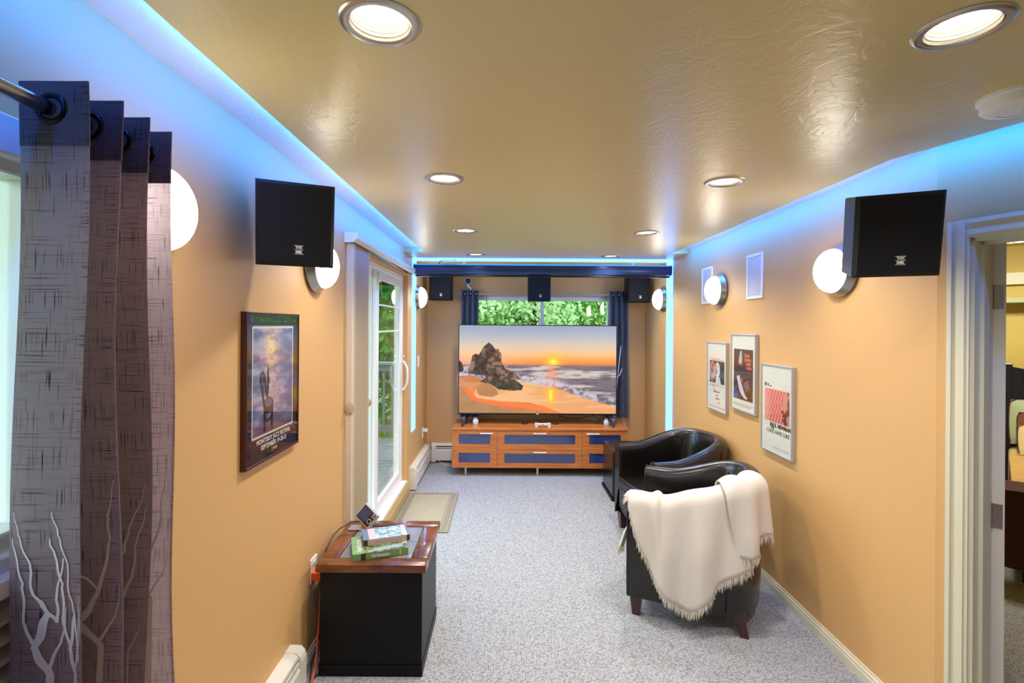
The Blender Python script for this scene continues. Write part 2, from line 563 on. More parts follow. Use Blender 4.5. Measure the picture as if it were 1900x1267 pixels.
# ---- floor
fb = MB()
fb.add([(-1.06, YF - .1, 0), (1.8, YF - .1, 0), (1.8, 6.12, 0), (-1.06, 6.12, 0), (6.8, YF - .1, 0), (6.8, 6.9, 0), (1.8, 6.9, 0)],
       [(0, 1, 2, 3), (1, 4, 5, 6)])
fb.add([(-1.06, YF - .1, -.1), (6.8, YF - .1, -.1), (6.8, 6.9, -.1), (-1.06, 6.9, -.1)], [(0, 3, 2, 1)])
struct(fb, 'floor', M['carpet'], 'pale grey looped carpet over the whole floor', fixn=False)

# ---- walls
def wall_with_holes(u0, u1, holes, t0, t1, axis, z1=ZU):
    """wall running along axis ('y' or 'x') from u0 to u1, thickness t0..t1; holes = (ua, ub, za, zb)"""
    mb = MB()
    def bx(a, b, za, zb):
        if axis == 'y':
            mb.box(t0, t1, a, b, za, zb)
        else:
            mb.box(a, b, t0, t1, za, zb)
    u = u0
    for ua, ub, za, zb in sorted(holes):
        bx(u, ua, 0, z1)
        if za > 0:
            bx(ua, ub, 0, za)
        bx(ua, ub, zb, z1)
        u = ub
    bx(u, u1, 0, z1)
    return mb

WIN_Y0, WIN_Y1, WIN_Z0, WIN_Z1 = -0.35, 1.075, 1.20, 2.00
DR_Y0, DR_Y1, DR_Z0, DR_Z1 = 2.93, 4.80, 0.14, 2.13
BW_X0, BW_X1, BW_Z0, BW_Z1 = -0.42, 1.30, 0.95, 2.01
struct(wall_with_holes(YF, YB + .12, [(WIN_Y0, WIN_Y1, WIN_Z0, WIN_Z1), (DR_Y0, DR_Y1, DR_Z0, DR_Z1)], XL - .12, XL, 'y'), 'wall_left', M['wall'], 'orange painted wall with sliding door and poster')
struct(wall_with_holes(XL - .12, XR + .12, [(BW_X0, BW_X1, BW_Z0, BW_Z1)], YB, YB + .12, 'x'), 'wall_back', M['wall'], 'orange wall behind the television')
wr = MB().prism([(XR, P0.y), (XR, YB + .1), (XR + .1, YB + .1), (XR + .1, P0.y + .03)], 'z', 0, ZU)
struct(wr, 'wall_right', M['wall'], 'orange wall with three framed posters')

DO0, DO1, DOZ = 0.104, 0.904, 2.0      # doorway along the angled wall
def ang(s, n, z):
    p = P0 + DV * s + NV * n
    return (p.x, p.y, z)
def ang_box(mb, s0, s1, n0, n1, z0, z1):
    vs = [ang(s0, n0, z0), ang(s1, n0, z0), ang(s1, n1, z0), ang(s0, n1, z0), ang(s0, n0, z1), ang(s1, n0, z1), ang(s1, n1, z1), ang(s0, n1, z1)]
    return mb.add(vs, [(0, 3, 2, 1), (4, 5, 6, 7), (0, 1, 5, 4), (1, 2, 6, 5), (2, 3, 7, 6), (3, 0, 4, 7)])
wc = MB()
ang_box(wc, 0, DO0, 0, .115, 0, ZU); ang_box(wc, DO1, DL, 0, .115, 0, ZU); ang_box(wc, DO0, DO1, 0, .115, DOZ, ZU)
struct(wc, 'wall_angled', M['wall'], 'angled orange wall around the bedroom doorway')
struct(MB().box(XS, XS + .1, YF, PE.y + .02, 0, ZU), 'wall_side', M['wall'])
struct(MB().box(XL - .12, XS + .1, YF - .1, YF, 0, ZU), 'wall_front', M['wall'])

# ---- ceilings: cove strips, dropped panel with light holes, roof slab
LX, RX = -0.763, 1.545               # edges of the dropped panel
YJ, YC = 1.99, 4.60                  # jog, far end of the coves
cu = MB()
cu.box(XL - .12, LX + .06, YF, YC + .05, ZU, ZU + .04)
cu.box(RX - .06, XS + .1, YF, YC + .05, ZU, ZU + .04)
struct(cu, 'ceiling_cove', M['ceiling_white'], 'pale trowelled ceiling above the blue lit coves')

LIGHTS = [(-0.285, y) for y in (1.11, 2.29, 3.55, 4.75)] + [(1.02, y) for y in (1.11, 2.31, 3.58, 4.80)]
R_HOLE = 0.074
edge_jog = [(RX, YJ)]
k = (YF - YJ) / DV.y
edge_end = (RX + DV.x * k, YF)
if edge_end[0] > XS:
    k = (XS - RX) / DV.x
    edge_pts = [(RX, YJ), (XS - .02, YJ + DV.y * k), (XS - .02, YF)]
else:
    edge_pts = [(RX, YJ), edge_end]
outline = [(LX, YF)] + [(LX, YC), (XL, YC), (XL, YB), (XR, YB), (XR, YC), (RX, YC)] + edge_pts
bm = bmesh.new()
edges = []
def loop(pts):
    vs = [bm.verts.new((p[0], p[1], ZC)) for p in pts]
    for i in range(len(vs)):
        edges.append(bm.edges.new((vs[i], vs[(i + 1) % len(vs)])))
loop(outline)
for (x, y) in LIGHTS:
    loop([(x + R_HOLE * math.cos(2 * PI * k / 28), y + R_HOLE * math.sin(2 * PI * k / 28)) for k in range(28)])
bmesh.ops.triangle_fill(bm, use_beauty=True, use_dissolve=False, edges=edges)
for f in bm.faces:
    if f.normal.z > 0:
        f.normal_flip()
cb = MB()
bm.verts.index_update()
cb.add([v.co[:] for v in bm.verts], [tuple(v.index for v in f.verts) for f in bm.faces])
bm.free()
n = len(outline)
cb.add([(p[0], p[1], ZC) for p in outline] + [(p[0], p[1], ZU + .02) for p in outline], [(i, (i + 1) % n, (i + 1) % n + n, i + n) for i in range(n)])
struct(cb, 'ceiling', M['ceiling'], 'tan trowelled satin ceiling with eight recessed lights', fixn=False)
struct(MB().box(-2.05, 6.9, YF - .2, 7.0, 2.56, 2.62), 'roof_sky_block', M['eave'])  # overhang past the left wall added to cut skylight at window and door
ap = MB()
ap.box(XL - .12, XS + .1, YF - .1, YF - .04, ZU, 2.58); ap.box(XL - .12, XL - .06, YF, YB + .1, ZU, 2.58); ap.box(XL - .1, XR + .1, YB + .04, YB + .1, ZU, 2.58)
ap.box(XR + .06, XR + .1, 1.9, YB + .1, ZU, 2.58); ap.box(XS + .06, XS + .1, YF, 2.0, ZU, 2.58); ap.box(XR + .06, XS + .1, 1.9, 2.0, ZU, 2.58)
struct(ap, 'wall_attic', M['eave'])

# ---- baseboards
def base_profile(h=0.075):
    return [(0, 0), (0.014, 0), (0.014, h * .55), (0.011, h * .62), (0.011, h * .78), (0.006, h * .86), (0.006, h), (0, h)]
bp = MB().prism([(XR - d, z) for d, z in base_profile()], 'y', P0.y - .005, YB)
struct(bp, 'baseboard_right', M['trim'], 'cream moulded baseboard along the poster wall')
bp = MB().prism([(XL + d, z) for d, z in base_profile()], 'y', 2.22, DR_Y0)
struct(bp, 'baseboard_left', M['trim'], 'cream baseboard behind the end table')
b2 = MB()
ang_box(b2, 0, DO0 - .065, -.014, 0, 0, .075); ang_box(b2, DO1 + .065, DL, -.014, 0, 0, .075)
struct(b2, 'baseboard_angled', M['trim'])

# ---- bedroom doorway: casing, jamb, open door
d2 = structure('door_2', 'cream cased doorway into the yellow bedroom')
def casing_strip(mb, s0, s1, z0, z1, horizontal):
    # stepped casing: three fillets
    steps = [(0.0, 1.0, 0.012), (0.0, 0.22, 0.020), (0.55, 0.82, 0.017)]
    for a, b, t in steps:
        if horizontal:
            ang_box(mb, s0, s1, -t, 0, z1 - (z1 - z0) * b, z1 - (z1 - z0) * a)
        else:
            ang_box(mb, s0 + (s1 - s0) * a, s0 + (s1 - s0) * b, -t, 0, z0, z1)
CW = .066
m1 = MB(); casing_strip(m1, DO0 - CW + .003, DO0 + .003, 0, DOZ + CW, False); m1.build('casing', M['trim'], d2)
m1 = MB(); casing_strip(m1, DO1 + CW, DO1 - .003, 0, DOZ + CW, False); m1.build('casing', M['trim'], d2)
m1 = MB(); casing_strip(m1, DO0 + .003, DO1 - .003, DOZ - .003, DOZ + CW, True); m1.build('casing', M['trim'], d2)
m1 = MB(); ang_box(m1, DO0, DO0 + .016, -.002, .117, 0, DOZ); ang_box(m1, DO1 - .016, DO1, -.002, .117, 0, DOZ); ang_box(m1, DO0, DO1, -.002, .117, DOZ - .016, DOZ); m1.build('jamb', M['trim'], d2)
m1 = MB(); ang_box(m1, DO0 + .016, DO0 + .028, .035, .072, 0, DOZ - .016); ang_box(m1, DO0 + .016, DO1 - .016, .035, .072, DOZ - .028, DOZ - .016); m1.build('door_stop', M['trim'], d2)

dd = thing('bedroom_door', 'white bedroom door standing open, seen on its hinged edge', 'door', ang(DO0 + .012, .125, 0), (0, 0, math.radians(50)))
# local x: along the slab, local -y: thickness towards the opening
slab = MB().box(0, .78, -.036, 0, .012, DOZ - .02).build('slab', M['door_white'], dd)
for zz in (.25, .95, 1.78):
    h = MB()
    h.prism([(-.030, zz - .045), (-.004, zz - .045), (-.004, zz + .045), (-.030, zz + .045)], 'x', -.004, -.0005)
    h.tube([(-.006, .004, zz - .047), (-.006, .004, zz + .047)], .007, 10)
    for q in (-.03, 0, .03):
        h.lathe([(.0035, -.0045), (.003, -.0055), (0.0, -.0055)], 8, (0, -.016 - (.006 if q else 0), zz + q), 'x')
    h.build('hinge', M['steel'], dd)
hd = MB().lathe([(.026, 0), (.026, .01), (.012, .014), (.012, .04), (.028, .05), (.028, .07), (.0, .078)], 16, (.72, 0, .95), 'y').build('door_knob', M['steel'], dd, smooth=True, auto=40)

# ---- bedroom shell and contents
E = Vector((.7071, .7071, 0)); RV = Vector((.7071, -.7071, 0)); F0 = Vector((3.30, 3.24, 0))
def bd(a, r, z):
    p = F0 + E * a + RV * r
    return Vector((p.x, p.y, z))
struct(MB().box(6.7, 6.8, YF, 6.9, 0, 2.5), 'wall_bedroom_side', M['wall_yellow'])
struct(MB().box(1.8, 6.8, 6.8, 6.9, 0, 2.5), 'wall_bedroom_end', M['wall_yellow'])
struct(MB().box(XS + .1, 6.8, YF - .1, YF, 0, 2.5), 'wall_bedroom_near', M['wall_yellow'])
struct(MB().box(1.8, 6.8, YF, 6.9, 2.45, 2.5).box(1.8, 2.6, 1.3, 6.9, 2.4, 2.46), 'ceiling_bedroom', M['wall_yellow'])
bwall = MB()
for a0, a1, r0, r1, z0, z1 in ((2.16, 2.24, -3.2, 2.6, 0, 2.45),):
    bwall.prism([bd(a0, r0, 0)[:2], bd(a0, r1, 0)[:2], bd(a1, r1, 0)[:2], bd(a1, r0, 0)[:2]], 'z', z0, z1)
struct(bwall, 'wall_bedroom_head', M['wall_yellow'], 'yellow bedroom wall behind the headboard')
tr = MB().prism([bd(2.10, -.6, 0)[:2], bd(2.10, 2.4, 0)[:2], bd(2.16, 2.4, 0)[:2], bd(2.16, -.6, 0)[:2]], 'z', 2.08, 2.19)
struct(tr, 'trim_1', M['trim'], 'olive band high on the bedroom wall')
sh = thing('wall_shelf', 'wooden shelf high on the yellow bedroom wall, coloured green for teal light', 'shelf', bd(2.16, 0.9, 1.9))
sh.rotation_euler = (0, 0, -PI / 4)
MB().bbox(-1.0, 1.1, -.22, 0, .0, .045, .004).build('board', M['pillow_green'], sh)  # green board colour stands in for teal light on the wood
for q in (-.6, .7):
    MB().prism([(0, 0), (-.18, 0), (0, -.16)], 'x', q - .012, q + .012).build('bracket', M['trim'], sh)

bed = thing('bed', 'bed with dark panelled headboard and brown and gold quilt', 'bed', bd(1.0, .8, 0), (0, 0, -PI / 4))
# local: x right, y towards the head
hb = MB()
for q in (-.80, .80):
    hb.bbox(q - .045, q + .045, 1.06, 1.12, 0, 1.33, .006)
pts = [(-.76 + 1.52 * i / 16, 1.30 - .11 * math.sin(PI * i / 16) if False else 1.30 - .07 * (1 - abs(i - 8) / 8) ** 0.6) for i in range(17)]
hb.prism([(-.76, .45)] + pts + [(.76, .45)], 'y', 1.075, 1.105)
hb.build('headboard', M['headboard'], bed)
hp = MB().bbox(-.66, .66, 1.06, 1.08, .55, 1.15, .008).build('headboard_panel', M['headboard'], bed)
MB().bbox(-.78, .78, -.98, 1.06, .22, .56, .05, 3).build('mattress', M['pillow_cream'], bed, smooth=True)
q = MB()
q.grid(lambda u, v: (lambda x, y: (x, y, (.60 + .012 * math.sin(9 * y) * math.sin(7 * x)) if abs(x) < .80 and y > -1.0 else .35))(-.78 + 1.56 * u, -.98 + 1.35 * v), 14, 12)
q.build('quilt', M['quilt_gold'], bed, smooth=True)
q = MB()
q.grid(lambda u, v: (-.83 + 1.66 * u + .015 * math.sin(v * 5), -1.03 - .05 * v - .03 * math.sin(u * 17) * v, .605 - .48 * v + .02 * math.sin(u * 6)), 30, 8)
q.grid(lambda u, v: (-.83 - .03 * v - .02 * math.sin(u * 14) * v, -1.03 + 1.5 * u, .605 - .46 * v), 24, 6)
q.grid(lambda u, v: (.83 + .03 * v, -1.03 + 1.5 * u, .605 - .46 * v), 24, 6)
q.grid(lambda u, v: (-.83 + 1.66 * u, -1.03 + .30 * v, .607 + .006 * math.sin(u * 20)), 20, 4)
q.build('bedspread', M['quilt_brown'], bed, smooth=True)
for qx in (-.7, .7):
    for qy in (-.9, .95):
        MB().box(qx - .03, qx + .03, qy - .03, qy + .03, 0, .24).build('leg', M['headboard'], bed)

def pillow(name, label, cx, cy, cz, w, d, t, tilt, m):
    o = thing(name, label, 'pillow', (0, 0, 0))
    base = bd(1.0 + cy, .8 + cx, cz)
    o.location = base
    o.rotation_euler = (tilt, 0, -PI / 4)
    mb = MB()
    def fn(u, v, s):
        x, y = u * 2 - 1, v * 2 - 1
        prof = max(0.0, (1 - abs(x) ** 3.5)) ** .5 * max(0.0, (1 - abs(y) ** 3.5)) ** .5
        return (x * w / 2 * (1 - .04 * y * y), y * d / 2 * (1 - .04 * x * x), s * t / 2 * prof)
    mb.grid(lambda u, v: fn(u, v, 1), 15, 13)
    mb.grid(lambda u, v: fn(u, v, -1), 15, 13)
    mb.build('cushion', m, o, smooth=True, fixn=False)
    mb = MB(); mb.tube([(w / 2 * math.copysign(abs(math.cos(a)) ** .25, math.cos(a)) * .99, d / 2 * math.copysign(abs(math.sin(a)) ** .25, math.sin(a)) * .99, 0) for a in [2 * PI * i / 40 for i in range(41)]], .006, 6)
    mb.build('piping', M['quilt_brown'], o)
    return o
pillow('bed_pillow', 'pale green pillow against the dark headboard', -.45, .96, .80, .66, .44, .16, math.radians(68), M['pillow_green'])
pillow('bed_pillow', 'brown maroon pillow in front of the green pillow', -.42, .80, .74, .62, .38, .15, math.radians(60), M['pillow_maroon'])
pillow('bed_pillow', 'cream pillow lying foremost on the bed', -.43, .56, .70, .60, .40, .16, math.radians(32), M['pillow_cream'])
cl = thing('bedroom_ceiling_light', 'round white ceiling light glowing in the bedroom', 'ceiling light', (3.98, 3.86, 2.45))
MB().lathe([(0, 0), (.25, 0), (.25, -.035), (.235, -.045)], 32).build('rim', M['white'], cl)
MB().lathe([(.235, -.045), (.20, -.08), (.12, -.105), (0, -.115)], 32).build('diffuser', emis('bedroom_light_glow', (1, .93, .75, 1), 60.0), cl, smooth=True)

# ------------------------------------------------------------------ openings in the left and back walls
def frame_bars(mb, u0, u1, z0, z1, w, t0, t1, axis):
    def bx(a, b, za, zb):
        if axis == 'y':
            mb.bbox(t0, t1, a, b, za, zb, .004, 1)
        else:
            mb.bbox(a, b, t0, t1, za, zb, .004, 1)
    bx(u0, u0 + w, z0, z1); bx(u1 - w, u1, z0, z1); bx(u0 + w, u1 - w, z0, z0 + w); bx(u0 + w, u1 - w, z1 - w, z1)

# sliding glass door
d1 = structure('door_1', 'white sliding glass patio door in the left wall')
fr = MB(); frame_bars(fr, DR_Y0, DR_Y1, DR_Z0, DR_Z1, .045, XL - .12, XL - .045, 'y'); fr.build('frame', M['white'], d1)
def sash(x0, x1, y0, y1, z0, z1, w, grille):
    s = MB(); frame_bars(s, y0, y1, z0, z1, w, x0, x1, 'y'); s = s.build('sash', M['white'], d1)
    p = MB(); xm = (x0 + x1) / 2; p.box(xm - .003, xm + .003, y0 + w, y1 - w, z0 + w, z1 - w); p.build('pane', M['glass'], s)
    if grille:
        for zz in grille:
            MB().box(xm - .008, xm + .008, y0 + w, y1 - w, zz - .006, zz + .006).build('glazing_bar', M['white'], s)
    return s
ym = (DR_Y0 + DR_Y1) / 2
sash(XL - .108, XL - .082, DR_Y0 + .03, ym + .03, DR_Z0 + .03, DR_Z1 - .03, .075, None)
s2 = sash(XL - .080, XL - .050, ym - .045, DR_Y1 - .03, DR_Z0 + .03, DR_Z1 - .03, .085, (1.815, 1.60))
hb = MB()
hy = DR_Y1 - .07
hb.tube([(XL - .05, hy, 1.30), (XL - .02, hy, 1.305), (XL + .012, hy, 1.25), (XL + .018, hy, 1.17), (XL + .010, hy, 1.09), (XL - .02, hy, 1.035), (XL - .05, hy, 1.04)], .010, 8)
hb.bbox(XL - .051, XL - .044, hy - .018, hy + .018, 1.0, 1.40, .002, 1)
hb.bbox(XL - .045, XL - .012, hy - .006, hy + .006, 1.352, 1.364, .002, 1)
hb.build('handle', M['white'], d1, smooth=True, auto=40)
lk = MB().bbox(XL - .05, XL - .03, ym - .02, ym + .035, DR_Z1 - .14, DR_Z1 - .06, .003, 1)
lk.build('latch_block', M['white'], d1)
# sill and its riser
MB().bbox(XL - .12, XL + .004, DR_Y0, DR_Y1 + .01, DR_Z0 - .012, DR_Z0 + .006, .003, 1).build('sill', M['white'], d1)
MB().prism([(XL, 0), (XL + .022, 0), (XL + .022, .085), (XL + .014, .10), (XL + .014, DR_Z0 - .02), (XL + .004, DR_Z0 - .012), (XL, DR_Z0 - .012)], 'y', DR_Y0 - .02, DR_Y1 + .07).build('riser', mat('tan_riser_paint', rgb(196, 170, 116), .45), d1)

# near window
w1 = structure('window_1', 'white framed window beside the long curtain')
fr = MB(); frame_bars(fr, WIN_Y0 - .03, WIN_Y1 + .03, WIN_Z0 - .05, WIN_Z1 + .045, .075, XL - .02, XL + .022, 'y'); fr.build('casing', M['white'], w1)
fr = MB(); frame_bars(fr, WIN_Y0 + .02, WIN_Y1 - .02, WIN_Z0, WIN_Z1, .055, XL - .085, XL - .01, 'y'); fr.bbox(XL - .08, XL - .04, .34, .40, WIN_Z0, WIN_Z1, .004, 1); fr.build('sash', M['white'], w1)
MB().box(XL - .062, XL - .057, WIN_Y0 + .06, WIN_Y1 - .06, WIN_Z0 + .04, WIN_Z1 - .04).build('pane', M['glass'], w1)
MB().bbox(XL - .02, XL + .05, WIN_Y0 - .05, WIN_Y1 + .05, WIN_Z0 - .04, WIN_Z0 - .005, .005, 2).build('sill', M['white'], w1)

# back window
w2 = structure('window_2', 'white framed window above the television')
fr = MB(); frame_bars(fr, BW_X0, BW_X1, BW_Z0, BW_Z1, .05, YB + .03, YB + .10, 'x'); fr.bbox(.43, .475, YB + .035, YB + .095, BW_Z0 + .04, BW_Z1 - .04, .004, 1); fr.build('frame', M['white'], w2)
for a, b in ((BW_X0 + .05, .43), (.475, BW_X1 - .05)):
    MB().box(a - .01, b + .01, YB + .062, YB + .067, BW_Z0 + .04, BW_Z1 - .04).build('pane', M['glass'], w2)

# ribbed panel under the near window
vp = thing('wall_louvre', 'grey horizontally ribbed panel on the wall below the near window', 'louvre', (XL, .50, .34))
MB().box(0, .012, -.55, .55, 0, .80).build('backing', M['vent'], vp)
for i in range(22):
    z = .012 + i * .036
    MB().prism([(.012, z), (.045, z + .004), (.045, z + .012), (.012, z + .030)], 'y', -.55, .55).build('slat', M['vent'], vp)

# ------------------------------------------------------------------ LED bands and coves
def led_tape(name, pts, label, inward):
    mb = MB()
    for (a, b) in zip(pts[:-1], pts[1:]):
        a, b = Vector((*a, 0)), Vector((*b, 0))
        d = (b - a).normalized(); nrm = Vector((-d.y, d.x, 0)) * inward
        vs = []
        for p in (a, b):
            for o in (.001, .005):
                for z in (ZC + .012, ZC + .024):
                    q = p + nrm * o
                    vs.append((q.x, q.y, z))
        mb.add(vs, [(0, 1, 3, 2), (4, 6, 7, 5), (0, 4, 5, 1), (2, 3, 7, 6), (0, 2, 6, 4), (1, 5, 7, 3)])
    return tag(mb.build(name, M['led_blue']), label, 'led strip', 'blue cove lights')
led_tape('cove_led_strip', [(LX, YF + .05), (LX, YC - .02)], 'blue light strip in the ceiling cove above the patio door', 1)
led_tape('cove_led_strip', [(RX, YC - .02), (RX, YJ)] + [(x, y) for x, y in edge_pts[1:2]], 'blue light strip in the ceiling cove above the three posters', 1)
lb = thing('led_band', 'cyan glowing band framing the television end of the room', 'led strip', (0, 5.11, 0))
MB().bbox(XL + .001, XL + .008, -.08, .09, .566, ZC - .001, .001, 1).build('left_band', M['led_cyan'], lb)
MB().bbox(XR - .008, XR - .001, -.09, .08, .566, ZC - .001, .001, 1).build('right_band', M['led_cyan'], lb)
MB().bbox(XL + .01, XR - .01, -.085, .085, ZC - .007, ZC - .001, .001, 1).build('top_band', M['led_cyan'], lb)

# ------------------------------------------------------------------ recessed downlights
def make_downlight():
    t = thing('recessed_downlight', 'x', 'downlight', (0, 0, ZC), group='recessed ceiling lights')
    MB().lathe([(.066, .002), (.067, -.003), (.075, -.006), (.086, -.005), (.0905, -.0015), (.0905, .001)], 40).build('trim_ring', M['steel'], t, smooth=True, auto=50)
    prof = [(.0675, -.002)]
    for i in range(9):
        z = .004 + i * .009
        r = .0665 - i * .0013
        prof += [(r, z), (r - .003, z + .002), (r - .003, z + .005), (r - .0015, z + .009)]
    prof += [(.056, .088), (.0, .09)]
    MB().lathe(prof, 36).build('baffle', M['baffle'], t, smooth=True, auto=35, fixn=False)
    MB().lathe([(.050, .080), (.048, .068), (.036, .060), (.018, .057), (0, .056)], 28).build('lamp', M['lens'], t, smooth=True)
    return t
DL0 = make_downlight()
names = ['recessed ceiling light nearest the left cove at the picture top', 'second recessed light along the left row', 'third recessed light along the left row', 'farthest recessed light of the left row, by the projector screen',
         'recessed ceiling light beside the smoke alarm', 'second recessed light along the right row', 'third recessed light along the right row', 'farthest recessed light of the right row, by the projector screen']
for i, (x, y) in enumerate(LIGHTS):
    o = DL0 if i == 0 else dup(DL0, (x, y, ZC))
    o.location = (x, y, ZC)
    o['label'] = names[i]
    ld = bpy.data.lights.new('downlight_beam', 'SPOT')
    ld.energy = DOWNLIGHT_W
    ld.color = (1.0, 0.95, 0.88)
    ld.spot_size = math.radians(137)
    ld.spot_blend = 0.8
    ld.shadow_soft_size = 0.05
    lo = bpy.data.objects.new('downlight_beam', ld)
    COL.objects.link(lo)
    lo.location = (0, 0, -.012)
    lo.parent = o

# ------------------------------------------------------------------ wall sconces
def make_sconce():
    t = thing('wall_sconce', 'x', 'wall lamp', (0, 0, 0), group='half-globe wall sconces')
    # local -y faces the room
    MB().lathe([(.0, 0), (.100, 0), (.128, -.006), (.132, -.014), (.128, -.022), (.112, -.050), (.106, -.050), (.106, -.046)], 40, axis='y').build('back_plate', M['steel'], t, smooth=True, auto=40)
    MB().lathe([(.110, -.048)] + [(.110 * math.cos(a), -.048 - .070 * math.sin(a)) for a in [PI / 2 * i / 10 for i in range(1, 11)]], 40, axis='y').build('glass_shade', M['sconce_glass'], t, smooth=True)
    return t
SC0 = make_sconce()
SZ = 1.945
sc = [((XL, 1.285, SZ + .012), PI / 2, 'glowing wall sconce half hidden by the near curtain'), ((XL, 2.44, SZ), PI / 2, 'glowing wall sconce behind the left black speaker'),
      ((XL, 5.24, SZ), PI / 2, 'glowing wall sconce beside the left end of the projector screen'),
      ((XR, 2.50, SZ), -PI / 2, 'glowing wall sconce beside the right black speaker'), ((XR, 3.90, SZ), -PI / 2, 'glowing wall sconce between the two flush wall speakers'),
      ((XR, 5.30, SZ), -PI / 2, 'glowing wall sconce beside the right end of the projector screen')]
for i, (loc, rz, lab) in enumerate(sc):
    o = SC0 if i == 0 else dup(SC0, loc)
    o.location = loc; o.rotation_euler = (0, 0, rz); o['label'] = lab

# ------------------------------------------------------------------ flush wall speakers, smoke alarm, switch, outlets
def make_inwall():
    t = thing('flush_wall_speaker', 'x', 'speaker', (0, 0, 0), group='flush wall speakers')
    m1 = MB()
    W, H, b = .215, .305, .018
    for a in ((-W / 2, -W / 2 + b, 0, H), (W / 2 - b, W / 2, 0, H), (-W / 2 + b, W / 2 - b, 0, b), (-W / 2 + b, W / 2 - b, H - b, H)):
        m1.bbox(a[0], a[1], -.012, 0, a[2], a[3], .002, 1)
    m1.build('bezel', M['white_matte'], t)
    MB().box(-W / 2 + b - .001, W / 2 - b + .001, -.007, 0, b - .001, H - b + .001).build('grille', M['grille'], t)
    return t
IW0 = make_inwall()
IW0.location = (XR, 3.36, 1.85); IW0.rotation_euler = (0, 0, -PI / 2); IW0['label'] = 'white flush wall speaker, the nearer and larger looking one'
dup(IW0, (XR, 4.15, 1.85), label='white flush wall speaker half behind a wall sconce')

sm = thing('smoke_alarm', 'white round smoke alarm on the tan ceiling', 'smoke alarm', (1.475, 1.43, ZC))
MB().lathe([(.0, 0), (.088, 0), (.088, -.010), (.080, -.014)], 40).build('base', M['white_matte'], sm)
MB().lathe([(.080, -.010), (.080, -.034), (.072, -.042), (.045, -.046), (.0, -.046)], 40).build('cover', M['white_matte'], sm, smooth=True, auto=45)
MB().lathe([(.014, -.044), (.014, -.050), (.0, -.050)], 16, (.01, -.01, 0)).build('test_button', M['white'], sm)
MB().tube([(.045 * math.cos(a), .045 * math.sin(a), -.0455) for a in [0.3 + 1.8 * i / 10 for i in range(11)]], .0015, 5).build('slot', M['vent'], sm)

def plate(name, label, cat, loc, rz, holes, W=.075, H=.118):
    t = thing(name, label, cat, loc, (0, 0, rz))
    MB().bbox(-W / 2, W / 2, -.007, 0, 0, H, .003, 2).build('cover_plate', M['white_matte'], t)
    for z in holes:
        MB().bbox(-.016, .016, -.009, -.005, z - .014, z + .014, .003, 1).build('socket' if len(holes) > 1 else 'rocker', M['white'], t)
    return t
plate('light_switch', 'white light switch between cyan band and back corner', 'switch', (XL, 5.40, 1.20), PI / 2, (.059,))
plate('wall_outlet', 'white wall outlet with plug near the back corner heater', 'outlet', (XL, 5.72, .35), PI / 2, (.03, .088))
pl = thing('charger_plug', 'white charger plug in the outlet near the back corner', 'plug', (XL + .009, 5.72, .438), (0, 0, PI / 2))
MB().bbox(-.02, .02, -.05, 0, -.018, .018, .005).build('plug_body', M['white'], pl)
MB().tube([(0, -.05, -.005), (.03, -.06, -.07), (.10, -.03, -.20), (.16, -.11, -.36), (.10, -.22, -.417), (.05, -.40, -.4365)], .0025, 6).build('lead', M['cord_white'], pl)
plate('wall_outlet', 'cream wall outlet with orange plug behind the end table', 'outlet', (XL, 2.455, .385), PI / 2, (.03, .088), .08, .118)

# ------------------------------------------------------------------ baseboard heaters
def heater(name, label, loc, rz, L, caps, cat='heater'):
    """local -y faces the room, runs along local x from 0 to L"""
    t = thing(name, label, cat, loc, (0, 0, rz))
    MB().box(0, L, -.008, 0, .03, .225).build('back_panel', M['heater'], t)
    MB().prism([(0, .228), (-.040, .228), (-.056, .214), (-.058, .203), (-.052, .203), (-.040, .213), (0, .213)], 'x', 0, L).build('hood', M['heater'], t)
    MB().box(.01, L - .01, -.045, -.008, .06, .205).build('gap_shade_filler', M['dark'], t)  # dark block painted as the shade inside the heater gap
    MB().prism([(-.048, .170), (-.062, .176), (-.062, .190), (-.048, .188)], 'x', 0, L).build('damper', M['heater'], t)
    MB().prism([(-.052, .035), (-.064, .030), (-.068, .036), (-.068, .155), (-.060, .165), (-.052, .165)], 'x', 0, L).build('front_panel', M['heater'], t)
    for c in caps:
        a, b = (0, .05) if c == 0 else (L - .05, L)
        MB().prism([(0, .012), (-.070, .012), (-.072, .020), (-.072, .190), (-.066, .212), (-.050, .230), (0, .232)], 'x', a - .002, b + .002).build('end_cap', M['heater'], t)
    return t
heater('baseboard_heater', 'cream baseboard heater under the near left wall with slotted top', (XL, .20, 0), PI / 2, 2.0, (1,))
heater('baseboard_heater', 'white baseboard heater on the left wall past the patio door', (XL, 4.93, 0), PI / 2, 1.0, (0,))
heater('baseboard_heater', 'white baseboard heater on the back wall beside the media console', (XL + .075, YB, 0), 0, 1.4, (0,))

# ------------------------------------------------------------------ projector screen
ps = thing('projector_screen', 'dark rolled projector screen case, blue LED glow put in its colour, hung across the room', 'projector screen', (.378, 5.06, 2.222))
L = 2.61
prof = [(-.055, .02), (-.05, .042), (-.03, .055), (.03, .055), (.05, .042), (.055, .0), (.045, -.035), (.0, -.05), (-.04, -.045), (-.052, -.02)]
MB().prism(prof, 'x', -L / 2, L / 2).build('case', M['screen_tube'], ps, smooth=True, auto=30)
MB().bbox(-L / 2 + .01, L / 2 - .01, -.030, -.006, -.072, -.052, .004).build('bottom_bar', M['black_plastic'], ps)
for s in (-1, 1):
    MB().prism([(p[0] * 1.06, p[1] * 1.06) for p in prof], 'x', s * L / 2 - .006, s * L / 2 + .006).build('end_cap', M['screen_tube'], ps)
for x in (-.80, .93):
    MB().tube([(x - .022, 0, .109), (x - .004, 0, .055), (x + .004, 0, .055), (x + .022, 0, .109)], .003, 6).build('hanging_hook', M['white'], ps)
